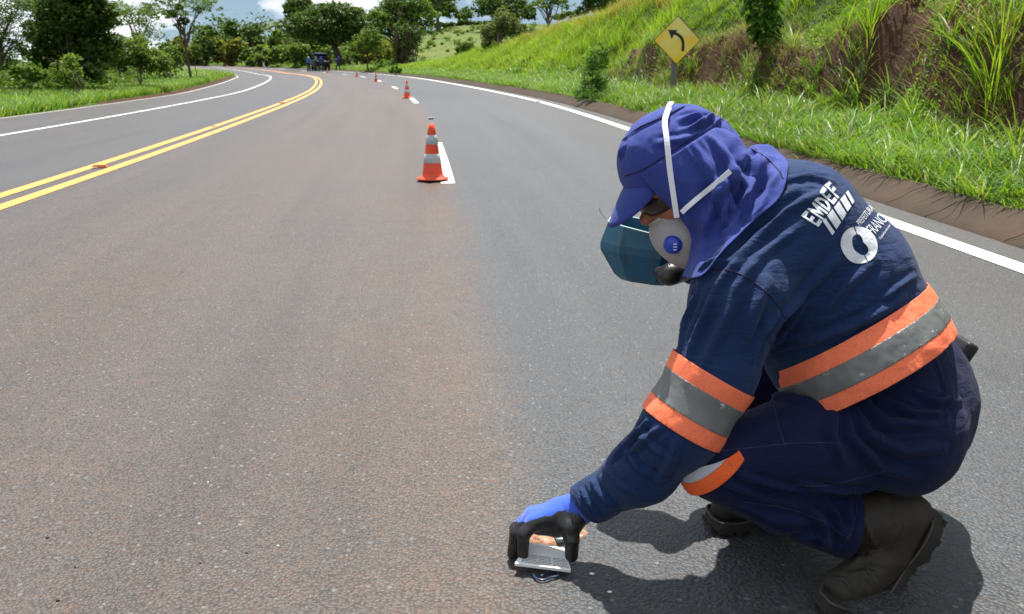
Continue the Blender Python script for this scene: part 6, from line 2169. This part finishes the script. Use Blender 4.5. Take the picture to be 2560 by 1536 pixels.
place_tree('shrub', 'leafy weed clump in front of the bank left of the sign', 'bush', 1492, 21, [(1492, 150, 26, 34), (1478, 195, 32, 36), (1505, 120, 18, 24), (1465, 235, 36, 14), (1500, 215, 24, 24)], n=3400, leaf=.055, mat=M_LEAF_BROAD, trunk=.012, stems=5, branches=10, clump=.32)
place_tree('shrub', 'dark green tuft at the foot of the creeper tree', 'bush', 988, 76, [(985, 175, 14, 9), (997, 178, 10, 7)], n=900, leaf=.2, mat=M_LEAF_BROAD, trunk=.03, branches=4)
# clover-like weeds on the cut, and leafy ground cover above it
def ground_cover(name, label, n_cl, s0, s1, o0, o1, per, spread, leaf, mat, dens, hgt, power=1.4):
    S, O, az, idx, rc = clumped(n_cl, s0, s1, o0, o1, per, spread, dens, power)
    q = gpts(S, O); q[:, 2] += RNG.random(len(q)) ** 1.5 * hgt * (.4 + rc)
    o = leaf_mesh(name, q, leaf, mat, None, shape=1.35, up=.5)
    tag(o, label, 'weeds', None, 'stuff')
ground_cover('bank_weeds', 'small light green leafy weeds creeping over the bare cut', 1700, 3, 34, 8.8, 10.8, 50, .10, .042, M_WEED, lambda s, o: np.clip(.30 + .8 * fbm(s * .8, o * 1.2, 15.0), .02, 1), .16)
ground_cover('bank_weeds', 'dark leafy creeping weeds under the crown of the bank', 420, 3, 36, 9.6, 12.2, 60, .13, .05, M_LEAF_BROAD, lambda s, o: np.clip(.2 + .9 * fbm(s * .6, o * .9, 25.0), .0, 1), .22)
ground_cover('bank_weeds', 'fine light green leaves mixed into the grass of the upper bank', 1500, 3, 60, 9.9, 13.6, 45, .16, .045, M_LEAF_LIGHT, lambda s, o: np.clip(.45 + .8 * fbm(s * .5, o * .7, 35.0), .0, 1), .2)
# big arching grass tufts standing out from the rest
def tuft(label, px, py, n, h, w, mat=M_TALL, lean=.6, droop=.9, spread=.08):
    g0 = on_ground(px, py)
    a = RNG.uniform(0, 2 * np.pi, n); r_ = np.abs(RNG.normal(0, spread, n))
    pos = g0 + np.stack([np.cos(a) * r_, np.sin(a) * r_, np.zeros(n)], 1)
    pos[:, 2] = [ground_z(q[0], q[1]) - .03 for q in pos]
    o = blades('grass_tuft', pos, None, h * RNG.uniform(.5, 1.1, n), w * RNG.uniform(.7, 1.2, n), mat, label, 'grass tuft', lean, droop, 4, a + RNG.normal(0, .4, n), None)
    if 'kind' in o: del o['kind']
    return o
tuft('tall arching grass tuft at the upper right corner of the bank', 2500, 130, 150, 1.0, .016, spread=.14)
tuft('arching grass tuft overhanging the bank left of the upper right corner', 2180, 60, 110, .8, .014, spread=.12)
tuft('short bright grass tuft on the right edge of the bank', 2530, 235, 120, .35, .010, M_WEED)
tuft('long-bladed grass tuft at the foot of the road sign post', 1690, 235, 60, .42, .018, M_GRASS)
tuft('pale long-bladed grass tuft right of the sign post', 1760, 250, 50, .35, .016, M_GRASS)
tuft('leaning grass tuft on the verge under the sign, to its left', 1600, 240, 70, .40, .015, M_GRASS)
tuft('broad-bladed grass tuft on the verge near the right edge', 2480, 430, 90, .34, .014, M_GRASS)
tuft('broad-bladed grass tuft on the verge below the bare roots', 2300, 420, 90, .34, .014, M_GRASS)
tuft('tall grass clump on the bank slope left of the road sign', 1410, 150, 200, .9, .018, spread=.3)
tuft('upright grass tuft above the sign on the bank crown', 1780, 40, 110, .75, .012)
